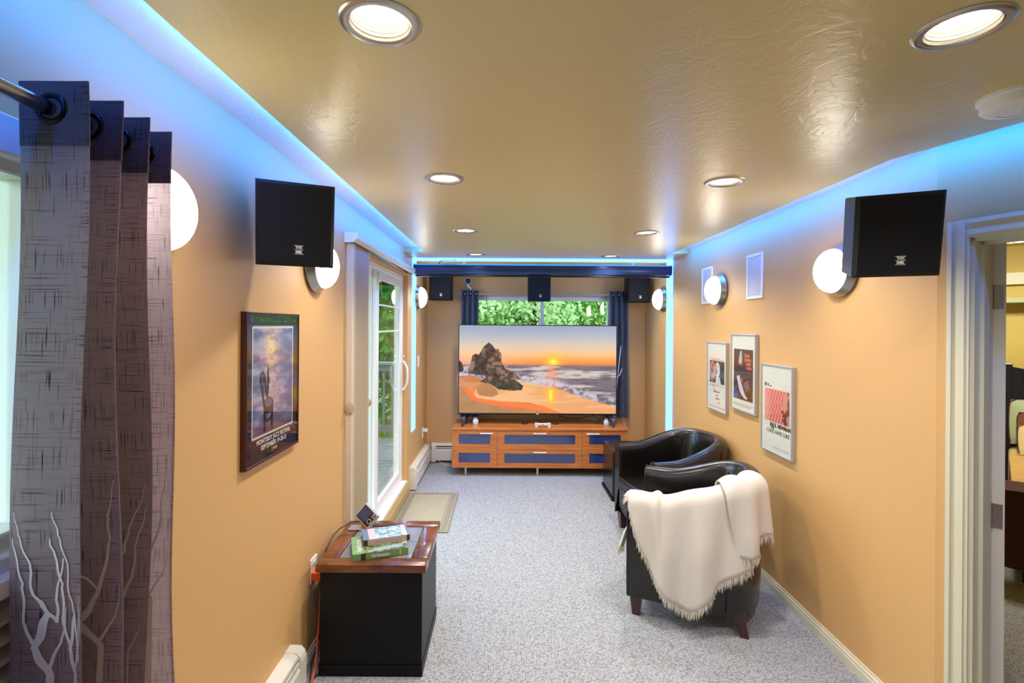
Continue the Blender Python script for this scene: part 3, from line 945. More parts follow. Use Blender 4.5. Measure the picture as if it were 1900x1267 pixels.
MB().tube([(-1.06, 0, .055), (-1.05, -.01, .08), (-1.01, -.01, .098), (-.93, -.01, .10), (-.88, -.01, .097)], .004, 6).build('power_lead', M['cord_black'], ps)

# ------------------------------------------------------------------ loudspeakers
def make_speaker():
    t = thing('loudspeaker', 'x', 'speaker', (0, 0, 0), group='black box loudspeakers')
    W, H, D = .255, .29, .20
    MB().bbox(-W / 2, W / 2, -D + .02, 0, -H / 2, H / 2, .006, 2).build('cabinet', M['black_satin'], t)
    g = MB()
    w, h = W / 2, H / 2
    g.add([(-w, -D + .02, -h), (w, -D + .02, -h), (w, -D + .02, h), (-w, -D + .02, h), (-w + .012, -D, -h + .012), (w - .012, -D, -h + .012), (w - .012, -D, h - .012), (-w + .012, -D, h - .012)],
          [(4, 5, 6, 7), (0, 1, 5, 4), (1, 2, 6, 5), (2, 3, 7, 6), (3, 0, 4, 7), (0, 3, 2, 1)])
    g = g.build('grille', M['black_cloth'], t)
    lg = text_part('THX', .0105, g, (.01, -D - .001, -h + .0635), M['ink_white'], bold=.0006, name='badge')
    lg2 = text_part('MK', .0125, g, (.01, -D - .001, -h + .0475), M['ink_white'], bold=.0013, name='badge', sx=1.1)
    bar = MB().box(-.005, .025, -D - .0015, -D + .001, -h + .0595, -h + .0605).box(-.005, .025, -D - .0015, -D + .001, -h + .0725, -h + .0745).box(-.005, .025, -D - .0015, -D + .001, -h + .0435, -h + .0445).build('badge', M['ink_white'], g)
    return t
SP0 = make_speaker()
def sp_back(fx, fy, yaw, D=.20):
    # front-face centre -> back centre
    return (fx - math.sin(yaw) * D, fy + math.cos(yaw) * D)
yaw = math.radians(24)
def mount(o, target):
    bpy.context.view_layer.update()
    inv = o.matrix_world.inverted()
    p = inv @ Vector(target)
    q = MB().tube([(0, -.02, 0), (0, .03, 0), (p.x * .7, p.y * .7, p.z), tuple(p)], .012, 10)
    q.build('bracket', M['black_plastic'], o, smooth=True, auto=40)
bx_, by_ = sp_back(-.729, 1.72, yaw)
bx2, by2 = sp_back(1.368, 1.72, -yaw)
sp_list = [(SP0, (XL, by_ + .06, 2.035))]
SP0.location = (bx_, by_, 2.035); SP0.rotation_euler = (math.radians(9), 0, yaw); SP0['label'] = 'black box speaker on the left wall above the jazz poster'
sp_list.append((dup(SP0, (bx2, by2, 2.022), (math.radians(12), 0, -yaw), 'large looking black box speaker on the right wall near the doorway'), (XR, by2 + .10, 2.02)))
for x, z, lab in ((-.74, 2.085, 'small looking black speaker left of the back window'), (.39, 2.08, 'small looking black speaker centred over the back window'), (1.525, 2.075, 'small looking black speaker right of the back window')):
    sp_list.append((dup(SP0, (x, 5.82, z), (0, 0, 0), lab), (x, YB, z + .04)))
for o, tgt in sp_list:
    mount(o, tgt)

# ------------------------------------------------------------------ pictures painted as per-vertex print
def smooth(a, b, x):
    t = np.clip((x - a) / (b - a), 0, 1)
    return t * t * (3 - 2 * t)
def fbm(x, y, seed, octv=4):
    r = np.random.default_rng(seed)
    tot, amp, nrm = 0, 1.0, 0
    for o in range(octv):
        n = 64
        tab = r.random((n, n))
        f = 2 ** o
        X, Y = x * f, y * f
        xi, yi = np.floor(X).astype(int), np.floor(Y).astype(int)
        fx, fy = X - xi, Y - yi
        fx, fy = fx * fx * (3 - 2 * fx), fy * fy * (3 - 2 * fy)
        g = lambda a, b: tab[a % n, b % n]
        v = g(xi, yi) * (1 - fx) * (1 - fy) + g(xi + 1, yi) * fx * (1 - fy) + g(xi, yi + 1) * (1 - fx) * fy + g(xi + 1, yi + 1) * fx * fy
        tot = tot + v * amp; nrm += amp; amp *= .5
    return tot / nrm
def col(c):
    return np.array([lin(v) for v in c])
def paint(img, mask, c):
    m = np.clip(mask, 0, 1)[..., None]
    return img * (1 - m) + (c if isinstance(c, np.ndarray) and c.ndim == 3 else np.broadcast_to(np.asarray(c), img.shape)) * m
def inside(X, Y, poly):
    r = np.zeros(X.shape, bool)
    n = len(poly)
    j = n - 1
    for i in range(n):
        xi, yi = poly[i]; xj, yj = poly[j]
        if yi != yj:
            r ^= ((yi > Y) != (yj > Y)) & (X < (xj - xi) * (Y - yi) / (yj - yi) + xi)
        j = i
    return r.astype(float)
def stroke(X, Y, pts, w):
    d = np.full(X.shape, 9.0)
    for (ax, ay), (bx, by) in zip(pts[:-1], pts[1:]):
        vx, vy = bx - ax, by - ay
        l = vx * vx + vy * vy + 1e-12
        t = np.clip(((X - ax) * vx + (Y - ay) * vy) / l, 0, 1)
        d = np.minimum(d, np.hypot(X - ax - t * vx, Y - ay - t * vy))
    return 1 - smooth(w * .7, w * 1.1, d)

def picture(name, W, H, nx, ny, fn, parent, y, m, x0=None, z0=0.0, label=None):
    """flat print W x H standing at local y, facing -y; fn(X, Y) in 0..1 (Y up) -> rgb linear"""
    x0 = -W / 2 if x0 is None else x0
    gx, gy = np.meshgrid(np.linspace(0, 1, nx), np.linspace(0, 1, ny), indexing='ij')
    img = fn(gx, gy)
    vs = np.stack([x0 + gx * W, np.full_like(gx, y), z0 + gy * H], -1).reshape(-1, 3)
    idx = np.arange(nx * ny).reshape(nx, ny)
    fs = np.stack([idx[:-1, :-1], idx[1:, :-1], idx[1:, 1:], idx[:-1, 1:]], -1).reshape(-1, 4)
    me = bpy.data.meshes.new(name)
    me.from_pydata(vs.tolist(), [], fs.tolist())
    ca = me.color_attributes.new('Col', 'FLOAT_COLOR', 'POINT')
    rgba = np.ones((nx * ny, 4), np.float32)
    rgba[:, :3] = np.clip(img.reshape(-1, 3), 0, 4)
    ca.data.foreach_set('color', rgba.ravel())
    me.materials.append(m)
    ob = bpy.data.objects.new(name, me)
    COL.objects.link(ob)
    ob.parent = parent
    if label:
        ob['label'] = label
    return ob

# ---- TV picture: a beach at sunset
def tv_image(X, Y):
    a = 1.78
    x = X * a
    n1 = fbm(x * 3, Y * 26, 1); n2 = fbm(x * 9, Y * 60, 2); n3 = fbm(x * 10, Y * 12, 3); n4 = fbm(x * 26, Y * 30, 4)
    img = np.zeros(X.shape + (3,))
    hz = .555
    t = np.clip((Y - hz) / (1 - hz), 0, 1)
    stops = [(0, (226, 122, 52)), (.10, (238, 152, 78)), (.28, (236, 186, 128)), (.5, (206, 190, 172)), (.75, (168, 172, 184)), (1, (146, 156, 182))]
    sky = np.stack([np.interp(t, [s[0] for s in stops], [lin(s[1][k]) for s in stops]) for k in range(3)], -1)
    sky *= (0.97 + .06 * n3)[..., None]
    left = smooth(.55, .0, X)
    sky = paint(sky, left * smooth(.6, .0, t) * .35, col((226, 200, 190)))
    sx, sy = .60, .585
    d = np.hypot((X - sx) * a, (Y - sy) * 1.1)
    sky = paint(sky, np.exp(-(d / .09) ** 2) * .95, col((255, 196, 30)))
    sky = paint(sky, np.exp(-(d / .035) ** 2), col((255, 236, 80)))
    # sea
    s = np.clip((hz - Y) / .45, 0, 1)
    sea = paint(np.broadcast_to(col((118, 108, 112)), img.shape).copy(), smooth(.42, .62, n1) * .9, col((206, 192, 184)))
    sea = paint(sea, smooth(.55, .38, n2) * .55, col((74, 74, 88)))
    sea = paint(sea, smooth(.06, .0, s) * .6, col((196, 130, 110)))
    refl = np.exp(-((X - .59) / (.03 + .04 * s)) ** 2) * smooth(.35, .6, n2 * .6 + .35)
    sea = paint(sea, refl * .6, col((232, 140, 90)))
    # foam edge line: runs from the rock to lower right
    foam_y = np.interp(X, [0, .38, .5, .65, .8, 1.0], [.40, .36, .33, .27, .17, .08]) + .02 * (n3 - .5)
    f = Y - foam_y
    foam = np.exp(-((f - .05) / .05) ** 2) * smooth(.35, .6, n4)
    sea = paint(sea, foam * .85, col((206, 192, 206)))
    # wet sand
    wet = paint(np.broadcast_to(col((222, 160, 104)), img.shape).copy(), smooth(.4, .65, n1) * .5, col((236, 190, 140)))
    wet = paint(wet, np.exp(-((X - .585) / .03) ** 2) * smooth(.06, .2, Y) * smooth(.34, .24, Y), col((255, 176, 30)))
    wet = paint(wet, np.exp(-((X - .585) / .012) ** 2) * smooth(.10, .2, Y) * smooth(.30, .24, Y), col((255, 226, 70)))
    wet = paint(wet, smooth(.55, .95, X) * .35, col((226, 150, 96)))
    img = np.where((Y > hz)[..., None], sky, sea)
    img = paint(img, smooth(.012, -.012, f) * (Y < hz), wet)
    # dry sand, lower left, with the bright orange margin
    edge = np.interp(X, [0, .06, .10, .16, .30, .45, .58, .66], [.30, .27, .17, .12, .10, .075, .03, .0])
    mar = np.interp(X, [0, .05, .09, .15, .3, .45, .58, .66], [.30, .30, .22, .17, .15, .13, .07, .0])
    curve = inside(X, Y, [(0, .42), (.08, .43), (.19, .36), (.17, .33), (.11, .28), (.09, .22), (.12, .17), (.26, .135), (.45, .12), (.56, .07), (.66, 0), (0, 0)])
    img = paint(img, curve, paint(np.broadcast_to(col((190, 118, 70)), img.shape).copy(), smooth(.4, .6, n3) * .3, col((206, 138, 86))))
    glow = stroke(X, Y, [(.06, .26), (.09, .20), (.12, .16), (.24, .115), (.40, .09), (.52, .06), (.62, .005)], .030)
    img = paint(img, glow * curve * .8, col((246, 118, 50)))
    inner = inside(X, Y, [(0, .24), (.05, .22), (.09, .14), (.16, .11), (.26, .06), (.36, .0), (0, 0)])
    img = paint(img, inner, paint(np.broadcast_to(col((166, 122, 84)), img.shape).copy(), smooth(.4, .6, n3) * .4, col((184, 136, 92))))
    dune = inside(X, Y, [(.0, .40), (.05, .35), (.1, .345), (.17, .36), (.10, .29), (.09, .24), (.06, .28), (.03, .30), (0, .30)])
    img = paint(img, dune * .6, col((206, 152, 104)))
    pool = inside(X, Y, [(.18, .35), (.24, .27), (.25, .21), (.21, .18), (.13, .20), (.11, .27)])
    img = paint(img, pool * .75, col((150, 104, 62)))
    # rock
    rock = inside(X, Y, [(.055, .445), (.06, .50), (.075, .58), (.085, .655), (.105, .675), (.125, .665), (.138, .70), (.16, .765), (.188, .805), (.21, .775), (.225, .735), (.25, .73), (.268, .67), (.268, .60), (.28, .545), (.30, .50), (.34, .47), (.37, .44), (.39, .385), (.36, .38), (.41, .31), (.40, .265), (.34, .255), (.25, .27), (.19, .34), (.13, .35), (.17, .40), (.16, .43)])
    rc = paint(np.broadcast_to(col((84, 64, 50)), img.shape).copy(), smooth(.42, .62, n4), col((138, 112, 92)))
    rc = paint(rc, smooth(.55, .40, fbm(x * 14, Y * 9, 9)) * .75, col((42, 32, 28)))
    rc = paint(rc, smooth(.40, .34, Y) * .7, col((46, 48, 30)))
    rc = paint(rc, smooth(.10, .05, X + .0 * Y) * .3, col((150, 120, 110)))
    img = paint(img, rock, rc)
    small = inside(X, Y, [(0, .46), (.025, .47), (.03, .50), (.018, .57), (.0, .60)])
    img = paint(img, small, col((70, 34, 24)))
    return img

tv = thing('television', 'large flat television showing a beach sunset on the media console', 'television', (.374, 5.62, .532))
TW, TH, TZ = 1.80, 1.02, .112
MB().bbox(-TW / 2, TW / 2, 0, .05, TZ, TZ + TH, .006).build('cabinet', M['black_plastic'], tv)
bz = MB()
for a in ((-TW / 2, -TW / 2 + .009, TZ, TZ + TH), (TW / 2 - .009, TW / 2, TZ, TZ + TH), (-TW / 2, TW / 2, TZ, TZ + .018), (-TW / 2, TW / 2, TZ + TH - .009, TZ + TH)):
    bz.bbox(a[0], a[1], -.008, .004, a[2], a[3], .002, 1)
bz.build('bezel', M['black_plastic'], tv)
picture('screen', TW - .016, TH - .025, 330, 186, tv_image, tv, -.003, M['tv_picture'], z0=TZ + .017)
MB().box(-.016, .016, -.0095, -.0075, TZ + .005, TZ + .012).build('badge', M['ink_white'], tv)
for s in (-1, 1):
    ft = MB()
    x = s * .795
    ft.tube([(x, .02, TZ + .01), (x + s * .02, -.06, .05), (x + s * .045, -.15, .008)], [.012, .011, .009], 6)
    ft.tube([(x, .02, TZ + .01), (x + s * .012, .09, .05), (x + s * .025, .16, .008)], [.012, .011, .009], 6)
    ft.build('foot', M['black_plastic'], tv, smooth=True)

# ------------------------------------------------------------------ media console
CX0, CX1, CY0, CY1 = -.573, 1.352, 5.42, 5.92
mc = thing('media_console', 'cherry wood media console with glass fronted drawers under the television', 'console', ((CX0 + CX1) / 2, CY0, 0))
hw = (CX1 - CX0) / 2
MB().bbox(-hw, hw, -.004, CY1 - CY0, .503, .532, .003, 1).build('top', M['cherry'], mc)
MB().box(-hw, hw, .022, CY1 - CY0, .092, .503).build('body', M['cherry'], mc)
def front(name, x0, x1, z0, z1, wins, handle):
    f = MB()
    # solid front with window openings: split into bars
    zs = sorted(wins)
    f_ = [(x0, x1, z0, zs[0][2])]
    for i, (wx0, wx1, wz0, wz1) in enumerate(zs := sorted(wins, key=lambda w: w[2])):
        pass
    f = MB()
    zlo = z0
    for wx0, wx1, wz0, wz1 in zs:
        f.box(x0, x1, 0, .020, zlo, wz0)
        f.box(x0, wx0, 0, .020, wz0, wz1)
        f.box(wx1, x1, 0, .020, wz0, wz1)
        zlo = wz1
    f.box(x0, x1, 0, .020, zlo, z1)
    o = f.build(name, M['cherry'], mc)
    for wx0, wx1, wz0, wz1 in zs:
        MB().box(wx0 - .002, wx1 + .002, .010, .015, wz0 - .002, wz1 + .002).build('glass_panel', M['dark_glass'], o)
    hx, hz, hl = handle
    h = MB()
    h.bbox(hx - hl / 2, hx + hl / 2, -.030, -.020, hz - .006, hz + .006, .003, 1)
    for q in (-1, 1):
        h.box(hx + q * hl * .38 - .004, hx + q * hl * .38 + .004, -.022, .001, hz - .004, hz + .004)
    h.build('handle', M['handle'], o)
    return o
W_ = CX1 - CX0
xa, xb = -hw + W_ * .2585, -hw + W_ * .742
z0, z1, zm = .095, .498, .293
front('cabinet_door', -hw + .002, xa - .0015, z0, z1, [(-hw + .075, xa - .078, .150, .258), (-hw + .075, xa - .078, .356, .462)], (xa - .115, .476, .145))
front('drawer', xa + .0015, xb - .0015, zm + .0015, z1, [(xa + .078, xb - .078, .356, .458)], ((xa + xb) / 2, .477, .145))
front('drawer', xa + .0015, xb - .0015, z0, zm - .0015, [(xa + .078, xb - .078, .148, .252)], ((xa + xb) / 2, .271, .145))
front('cabinet_door', xb + .0015, hw - .002, z0, z1, [(xb + .078, hw - .075, .150, .258), (xb + .078, hw - .075, .356, .462)], (xb + .115, .476, .145))
for q in (-hw + .15, -.02, hw - .15):
    for y in (.05, .44):
        MB().lathe([(.014, .092), (.014, .0), (0, 0)], 14, (q, y, 0)).build('leg', M['chrome'], mc, smooth=True, auto=50)

# small things on the console
sb = thing('sensor_stand', 'small clear stand holding a white sensor bar on the console', 'sensor', (.425, 5.46, .532))
MB().bbox(-.088, .088, 0, .02, .026, .046, .005).build('bar', M['white'], sb)
for q in (-.07, .07):
    MB().bbox(q - .016, q + .016, -.006, .03, 0, .05, .003, 1).build('upright', M['clear'], sb)
MB().lathe([(.006, -.001), (.006, -.003), (0, -.003)], 12, (0, 0, .036), 'y').build('lens', M['black_plastic'], sb)
def glass_jar(name, label, x, y, h, r, m):
    t = thing(name, label, 'jar', (x, y, .532), group='small jars beside the television feet')
    MB().lathe([(0, 0), (r * .8, 0), (r, h * .15), (r, h * .7), (r * .6, h * .85), (r * .62, h), (0, h)], 16).build('body', m, t, smooth=True, auto=50)
    MB().lathe([(r * .66, h * .86), (r * .66, h * 1.03), (0, h * 1.05)], 14).build('lid', M['silver'], t)
    return t
glass_jar('glass_jar', 'small clear jar right of the left television foot', -.325, 5.60, .075, .032, M['clear'])
glass_jar('glass_jar', 'small dark jar left of the left television foot', -.455, 5.64, .07, .026, M['lcd'])
glass_jar('glass_jar', 'small clear jar just right of the right television foot', 1.155, 5.60, .075, .030, M['clear'])
glass_jar('glass_jar', 'second small jar right of the right television foot', 1.235, 5.62, .065, .025, M['lcd'])
for pts, lab in (([(-.53, 5.80, 1.18), (-.55, 5.78, 1.05), (-.54, 5.77, .86), (-.52, 5.76, .70), (-.51, 5.74, .545)], 'white cable hanging down the left back curtain'),
                 ([(1.36, 5.80, 1.42), (1.335, 5.78, 1.20), (1.31, 5.77, .98), (1.285, 5.76, .72), (1.28, 5.74, .545)], 'white cable hanging down the right back curtain'),
                 ([(1.375, 5.79, 1.16), (1.34, 5.78, 1.08), (1.27, 5.76, 1.03), (1.265, 5.75, .80), (1.26, 5.73, .545)], 'white cable looping beside the right edge of the television')):
    tag(MB().tube(pts, .004, 6).build('hanging_cable', M['cord_white'], smooth=True), lab, 'cable', 'white cables by the television')
tag(MB().tube([(.62, 5.70, .62), (.74, 5.68, .60), (.86, 5.68, .60), (1.02, 5.66, .63), (1.10, 5.66, .58), (1.06, 5.66, .536)], .005, 6).build('power_cable', M['cord_black'], smooth=True), 'black cable drooping under the television', 'cable')
for x in (.235, .585):
    t = thing('puck', 'small flat black puck on the console under the television, ' + ('left one' if x < .4 else 'right one'), 'puck', (x, 5.66, .532), group='black pucks on the console')
    MB().lathe([(0, 0), (.032, 0), (.034, .008), (.030, .016), (0, .018)], 20).build('shell', M['black_plastic'], t, smooth=True, auto=40)

# webcam on the curtain rod
wc_ = thing('security_camera', 'white round camera with black face above the left back curtain', 'camera', (-.44, 5.86, 2.06))
MB().lathe([(0, .03), (.030, .028), (.038, .0), (.038, -.02), (.034, -.026)], 24, (0, 0, .115), 'y').build('housing', M['white'], wc_, smooth=True, auto=45)
MB().lathe([(.033, -.025), (.030, -.029), (0, -.030)], 24, (0, 0, .115), 'y').build('face', M['black_plastic'], wc_, smooth=True)
MB().lathe([(.012, -.030), (.010, -.034), (0, -.034)], 16, (0, 0, .115), 'y').build('lens', M['dark_glass'], wc_)
MB().tube([(0, 0, .08), (.0, 0, .055), (.02, .0, .04), (.03, .05, .03), (.03, .135, .02)], .009, 8).build('arm', M['white'], wc_, smooth=True)

# ------------------------------------------------------------------ curtains
def curtain_fn(x_of, n_folds):
    pass
class Curtain:
    """hangs along a rod; along() gives the plan point for s in 0..1, drop from ztop to zbot"""
    def __init__(self, start, end, side, amp, folds, ztop, zbot, flare=1.15, phase=0.0, seed=1, lean=0.0):
        self.s, self.e = Vector(start), Vector(end)
        self.side = Vector(side); self.amp = amp; self.folds = folds
        self.zt, self.zb, self.flare, self.phase = ztop, zbot, flare, phase
        self.len = (self.e - self.s).length
        self.cloth = self.len * math.sqrt(1 + (amp * 2 * PI * folds / self.len) ** 2 * .5)
        self.seed = seed; self.lean = lean
    def pt(self, u, v, off=0.0):
        d = self.e - self.s
        th = 2 * PI * self.folds * u + self.phase
        spread = 1 + (self.flare - 1) * v
        c = .5
        uu = c + (u - c) * spread
        sn = math.sin(th)
        sn = math.copysign(abs(sn) ** .8, sn)
        wob = .010 * math.sin(5 * v + 9 * u + self.seed) * v + .006 * math.sin(13 * v + 4 * u)
        p = self.s + d * uu + self.side * (self.amp * sn * (1 + .15 * v) + wob)
        p = p + d.normalized() * (-self.lean * math.sin(th) + .30 * self.amp * math.sin(2 * th) * .2 + .008 * math.sin(4 * v + 3 * self.folds * u) * v)
        z = self.zt + (self.zb - self.zt) * v
        if off:
            e = 1e-3
            a = self.pt(min(u + e, 1), v) - self.pt(max(u - e, 0), v)
            nrm = Vector((a.y, -a.x, 0)).normalized()
            p = p + nrm * off
        return Vector((p.x, p.y, z))
    def build(self, nu, nv, m, parent, name='panel'):
        mb = MB(); mb.grid(lambda u, v: self.pt(u, v), nu, nv)
        uv = [(i / (nu - 1) * self.cloth, j / (nv - 1) * (self.zt - self.zb)) for i in range(nu) for j in range(nv)]
        return mb.build(name, m, parent, smooth=True, uv=uv, fixn=False)

# near curtain
nc = thing('window_curtain', 'tall charcoal linen curtain with cream branch print at the near left', 'curtain', (0, 0, 0))
CN = Curtain((-.825, .882, 0), (-.825, 1.152, 0), (1, 0, 0), .066, 3.46, 2.095, .03, flare=1.12, phase=-1.0, lean=.02)
cp = CN.build(220, 60, M['linen'], nc)
hm = MB(); hm.grid(lambda u, v: CN.pt(u, v * .057, .0012), 220, 6)
hm.build('header', linen_mat('charcoal_linen_header', rgb(84, 72, 78), rgb(30, 24, 28), rgb(112, 98, 102), .03), nc, smooth=True, uv=[(i / 219 * CN.cloth, j / 5 * .12) for i in range(220) for j in range(6)], fixn=False)
# grommets where the cloth crosses the rod
ZR = 2.045
for kf in range(8):
    u = (kf * PI - CN.phase) / (2 * PI * CN.folds)
    if not 0.02 < u < .98:
        continue
    p = CN.pt(u, (2.095 - ZR) / (2.095 - .03))
    a = (CN.pt(min(1, u + .004), .025) - CN.pt(u - .004, .025)).normalized()
    nrm = Vector((a.y, -a.x, 0))
    ring = []
    for i in range(25):
        th = 2 * PI * i / 24
        ring.append(p + a * .024 * math.cos(th) + Vector((0, 0, 1)) * .024 * math.sin(th))
    MB().tube(ring, .0055, 8, caps=False).build('grommet', M['rod_dark'], nc, smooth=True)
# printed branches: ribbons lying on the cloth (u, v) polylines
def branch(pts, w0, w1):
    mb = MB()
    P = []
    for (ua, va), (ub, vb) in zip(pts[:-1], pts[1:]):
        for k in range(10):
            P.append((ua + (ub - ua) * k / 10 + .0012 * math.sin(k * .63 + 63 * va), va + (vb - va) * k / 10))
    P.append(pts[-1])
    n = len(P)
    H = CN.zt - CN.zb
    vs = []
    for i, (u, v) in enumerate(P):
        w = (w0 + (w1 - w0) * i / (n - 1)) * .5
        q0, q1 = P[max(0, i - 1)], P[min(n - 1, i + 1)]
        dx, dz = (q1[0] - q0[0]) * CN.cloth, (q1[1] - q0[1]) * H
        l = math.hypot(dx, dz) + 1e-9
        px, pz = -dz / l * w / 2 / CN.cloth, dx / l * w / 2 / H
        for s in (-1, -.33, .33, 1):
            vs.append(CN.pt(min(max(u + px * s, 0), 1), min(v + pz * s, 1), .0022))
    fs = [(i * 4 + j, (i + 1) * 4 + j, (i + 1) * 4 + j + 1, i * 4 + j + 1) for i in range(n - 1) for j in range(3)]
    return mb.add(vs, fs)
def tree_print(u0, s, mirror=1, top=.58):
    f = lambda du, v: (u0 + mirror * du * s, .36 + (v - .56) * .56 if v < .95 else .75)
    m_ = MB()
    for pts, a, b in ([[f(.0, .99), f(.012, .84), f(-.01, .80), f(.012, .745), f(.03, top + .10), f(.028, top + .06), f(.045, top)], .020, .004],
                      [[f(-.004, .81), f(-.03, .76), f(-.034, .70), f(-.055, .655), f(-.065, .63)], .011, .003],
                      [[f(.012, .745), f(-.012, .715), f(-.018, .67), f(-.045, .625), f(-.06, .59)], .008, .002],
                      [[f(.006, .835), f(.04, .785), f(.055, .735)], .010, .003],
                      [[f(-.03, .97), f(-.028, .90), f(-.05, .86)], .010, .003]):
        b_ = branch(pts, a, b)
        m_.add(b_.v, b_.f)
    return m_.build('branch_print', M['branch'], nc, fixn=False)
tree_print(.045, .55, 1, .66)
tree_print(.340, 1.0, 1, .56)
tree_print(.620, .7, -1, .68)
tree_print(.915, .9, 1, .58)
tree_print(.085, .5, 1, .72)

rodt = thing('curtain_rod', 'polished metal curtain rod through the near curtain', 'curtain rod', (0, 0, 0))
MB().tube([(-.825, -.5, ZR), (-.825, 1.16, ZR)], .0135, 16).build('rod', M['rod'], rodt, smooth=True, auto=50)
MB().lathe([(.0135, 0), (.020, .004), (.020, .02), (.012, .03), (0, .032)], 16, (-.825, 1.155, ZR), 'y').build('finial', M['rod'], rodt, smooth=True)
for y in (.25, 1.145):
    MB().tube([(XL, y, ZR - .03), (-.90, y, ZR - .03), (-.835, y, ZR - .02), (-.825, y, ZR - .010)], .006, 8).build('bracket', M['rod'], rodt, smooth=True)

# back curtains and their rods
def back_curtain(x0, x1, lab, ph):
    t = thing('window_curtain', lab, 'curtain', (0, 0, 0), group='charcoal curtains of the back window')
    c = Curtain((x0, 5.925, 0), (x1, 5.925, 0), (0, -1, 0), .034, 3.2, 2.075, .56, flare=1.08, phase=ph, seed=3)
    c.build(120, 20, M['linen_back'], t)
    for kf in range(8):
        u = (kf * PI - c.phase) / (2 * PI * c.folds)
        if 0.03 < u < .97:
            p = c.pt(u, .03)
            MB().tube([(p.x + .003 * math.sin(i * PI / 6), p.y + .02 * math.cos(i * PI / 6), 2.030 + .02 * math.sin(i * PI / 6)) for i in range(13)], .004, 6, caps=False).build('grommet', M['rod_dark'], t)
    return t
back_curtain(-.525, -.315, 'charcoal curtain at the left side of the back window', .3)
back_curtain(1.245, 1.47, 'charcoal curtain at the right side of the back window', .8)
for x0, x1, lab in ((-.56, .325, 'thin pale curtain rod over the left half of the back window'), (.46, 1.50, 'thin pale curtain rod over the right half of the back window')):
    t = thing('curtain_rod', lab, 'curtain rod', (0, 0, 0), group='rods of the back window')
    MB().tube([(x0, 5.925, 2.030), (x1, 5.925, 2.030)], .009, 10).build('rod', M['silver'], t, smooth=True, auto=50)
    for q in (x0 + .03, x1 - .03 if x1 > 1 else x1 - .005):
        MB().bbox(q - .008, q + .008, 5.91, 6.0, 2.005, 2.045, .003, 1).build('bracket', M['silver'], t)

# ------------------------------------------------------------------ vertical cellular shade on the patio door
vs_ = thing('cellular_door_shade', 'beige vertical shade folded open beside the patio door, with white head rail', 'shade', (XL, 2.90, 0))
MB().prism([(.0, 2.145), (.050, 2.145), (.070, 2.165), (.070, 2.196), (.0, 2.196)], 'y', .02, 1.86).build('head_rail', mat('head_rail_enamel', rgb(222, 216, 200), .4), vs_)
for a in (0, 1.86):
    MB().prism([(.0, 2.140), (.050, 2.140), (.074, 2.165), (.074, 2.200), (.0, 2.200)], 'y', a, a + .02).build('end_cap', M['white'], vs_)
MB().box(.020, .050, .02, 1.86, 2.138, 2.145).build('track', M['rod_dark'], vs_)
for i in range(10):
    y = .055 + i * .030
    MB().prism([(-.0, y), (.022, y - .012 + .012), (.046, y + .015), (.022, y + .03), (-.0, y + .03), (-.012, y + .015)][:], 'z', .165, 2.14).build('pleat', M['shade'], vs_) if i % 10 else MB().bbox(.0, .046, y, y + .02, .165, 2.14, .003, 1).build('pleat', M['shade'], vs_)
MB().bbox(.0, .043, .03, .055, .16, 2.14, .006, 2).build('leading_rail', mat('leading_rail_enamel', rgb(226, 214, 190), .4), vs_)
MB().bbox(-.002, .047, .352, .375, .16, 2.14, .005, 2).build('trailing_rail', M['shade'], vs_)
MB().lathe([(0, .0), (.022, .0), (.030, -.006), (.030, -.012), (0, -.016)], 20, (.034, .03, 1.165), 'y').build('pull', M['shade'], vs_, smooth=True, auto=40)
MB().lathe([(0, .0), (.022, .0), (.030, .006), (.030, .012), (0, .016)], 20, (.034, .375, 1.14), 'y').build('pull', M['shade'], vs_, smooth=True, auto=40)

# ------------------------------------------------------------------ door mat
dm = thing('door_mat', 'greenish beige rectangular mat in front of the patio door', 'mat', (-.68, 4.40, 0))
MB().bbox(-.235, .235, -.46, .46, .001, .011, .004).build('base', M['mat_edge'], dm)
MB().bbox(-.18, .16, -.40, .40, .009, .014, .003).build('pile', M['mat_rubber'], dm)
for a in (.185, .205):
    g = MB()
    for x0, x1, y0, y1 in ((-a, -a + .004, -.42, .42), (a, a + .004, -.42, .42), (-a, a, -.425, -.421), (-a, a, .421, .425)):
        g.box(x0, x1, y0, y1, .010, .0118)
    g.build('groove_line', M['mat_groove'], dm)

# ------------------------------------------------------------------ framed posters
def framed(name, label, loc, rz, W, H, b, depth, fm, imgfn, nx, ny, inset=0.0, backing=None):
    t = thing(name, label, 'poster', loc, (0, 0, rz))
    f = MB()
    for a in ((-W / 2, -W / 2 + b, 0, H), (W / 2 - b, W / 2, 0, H), (-W / 2 + b, W / 2 - b, 0, b), (-W / 2 + b, W / 2 - b, H - b, H)):
        f.bbox(a[0], a[1], -depth, 0, a[2], a[3], .0015, 1)
    f.build('frame', fm, t)
    picture('print', W - 2 * b, H - 2 * b, nx, ny, imgfn, t, -depth + .006, M['picture'], z0=b)
    MB().box(-W / 2 + b, W / 2 - b, -depth + .001, -depth + .003, b, H - b).build('glazing', M['pane'], t)
    return t

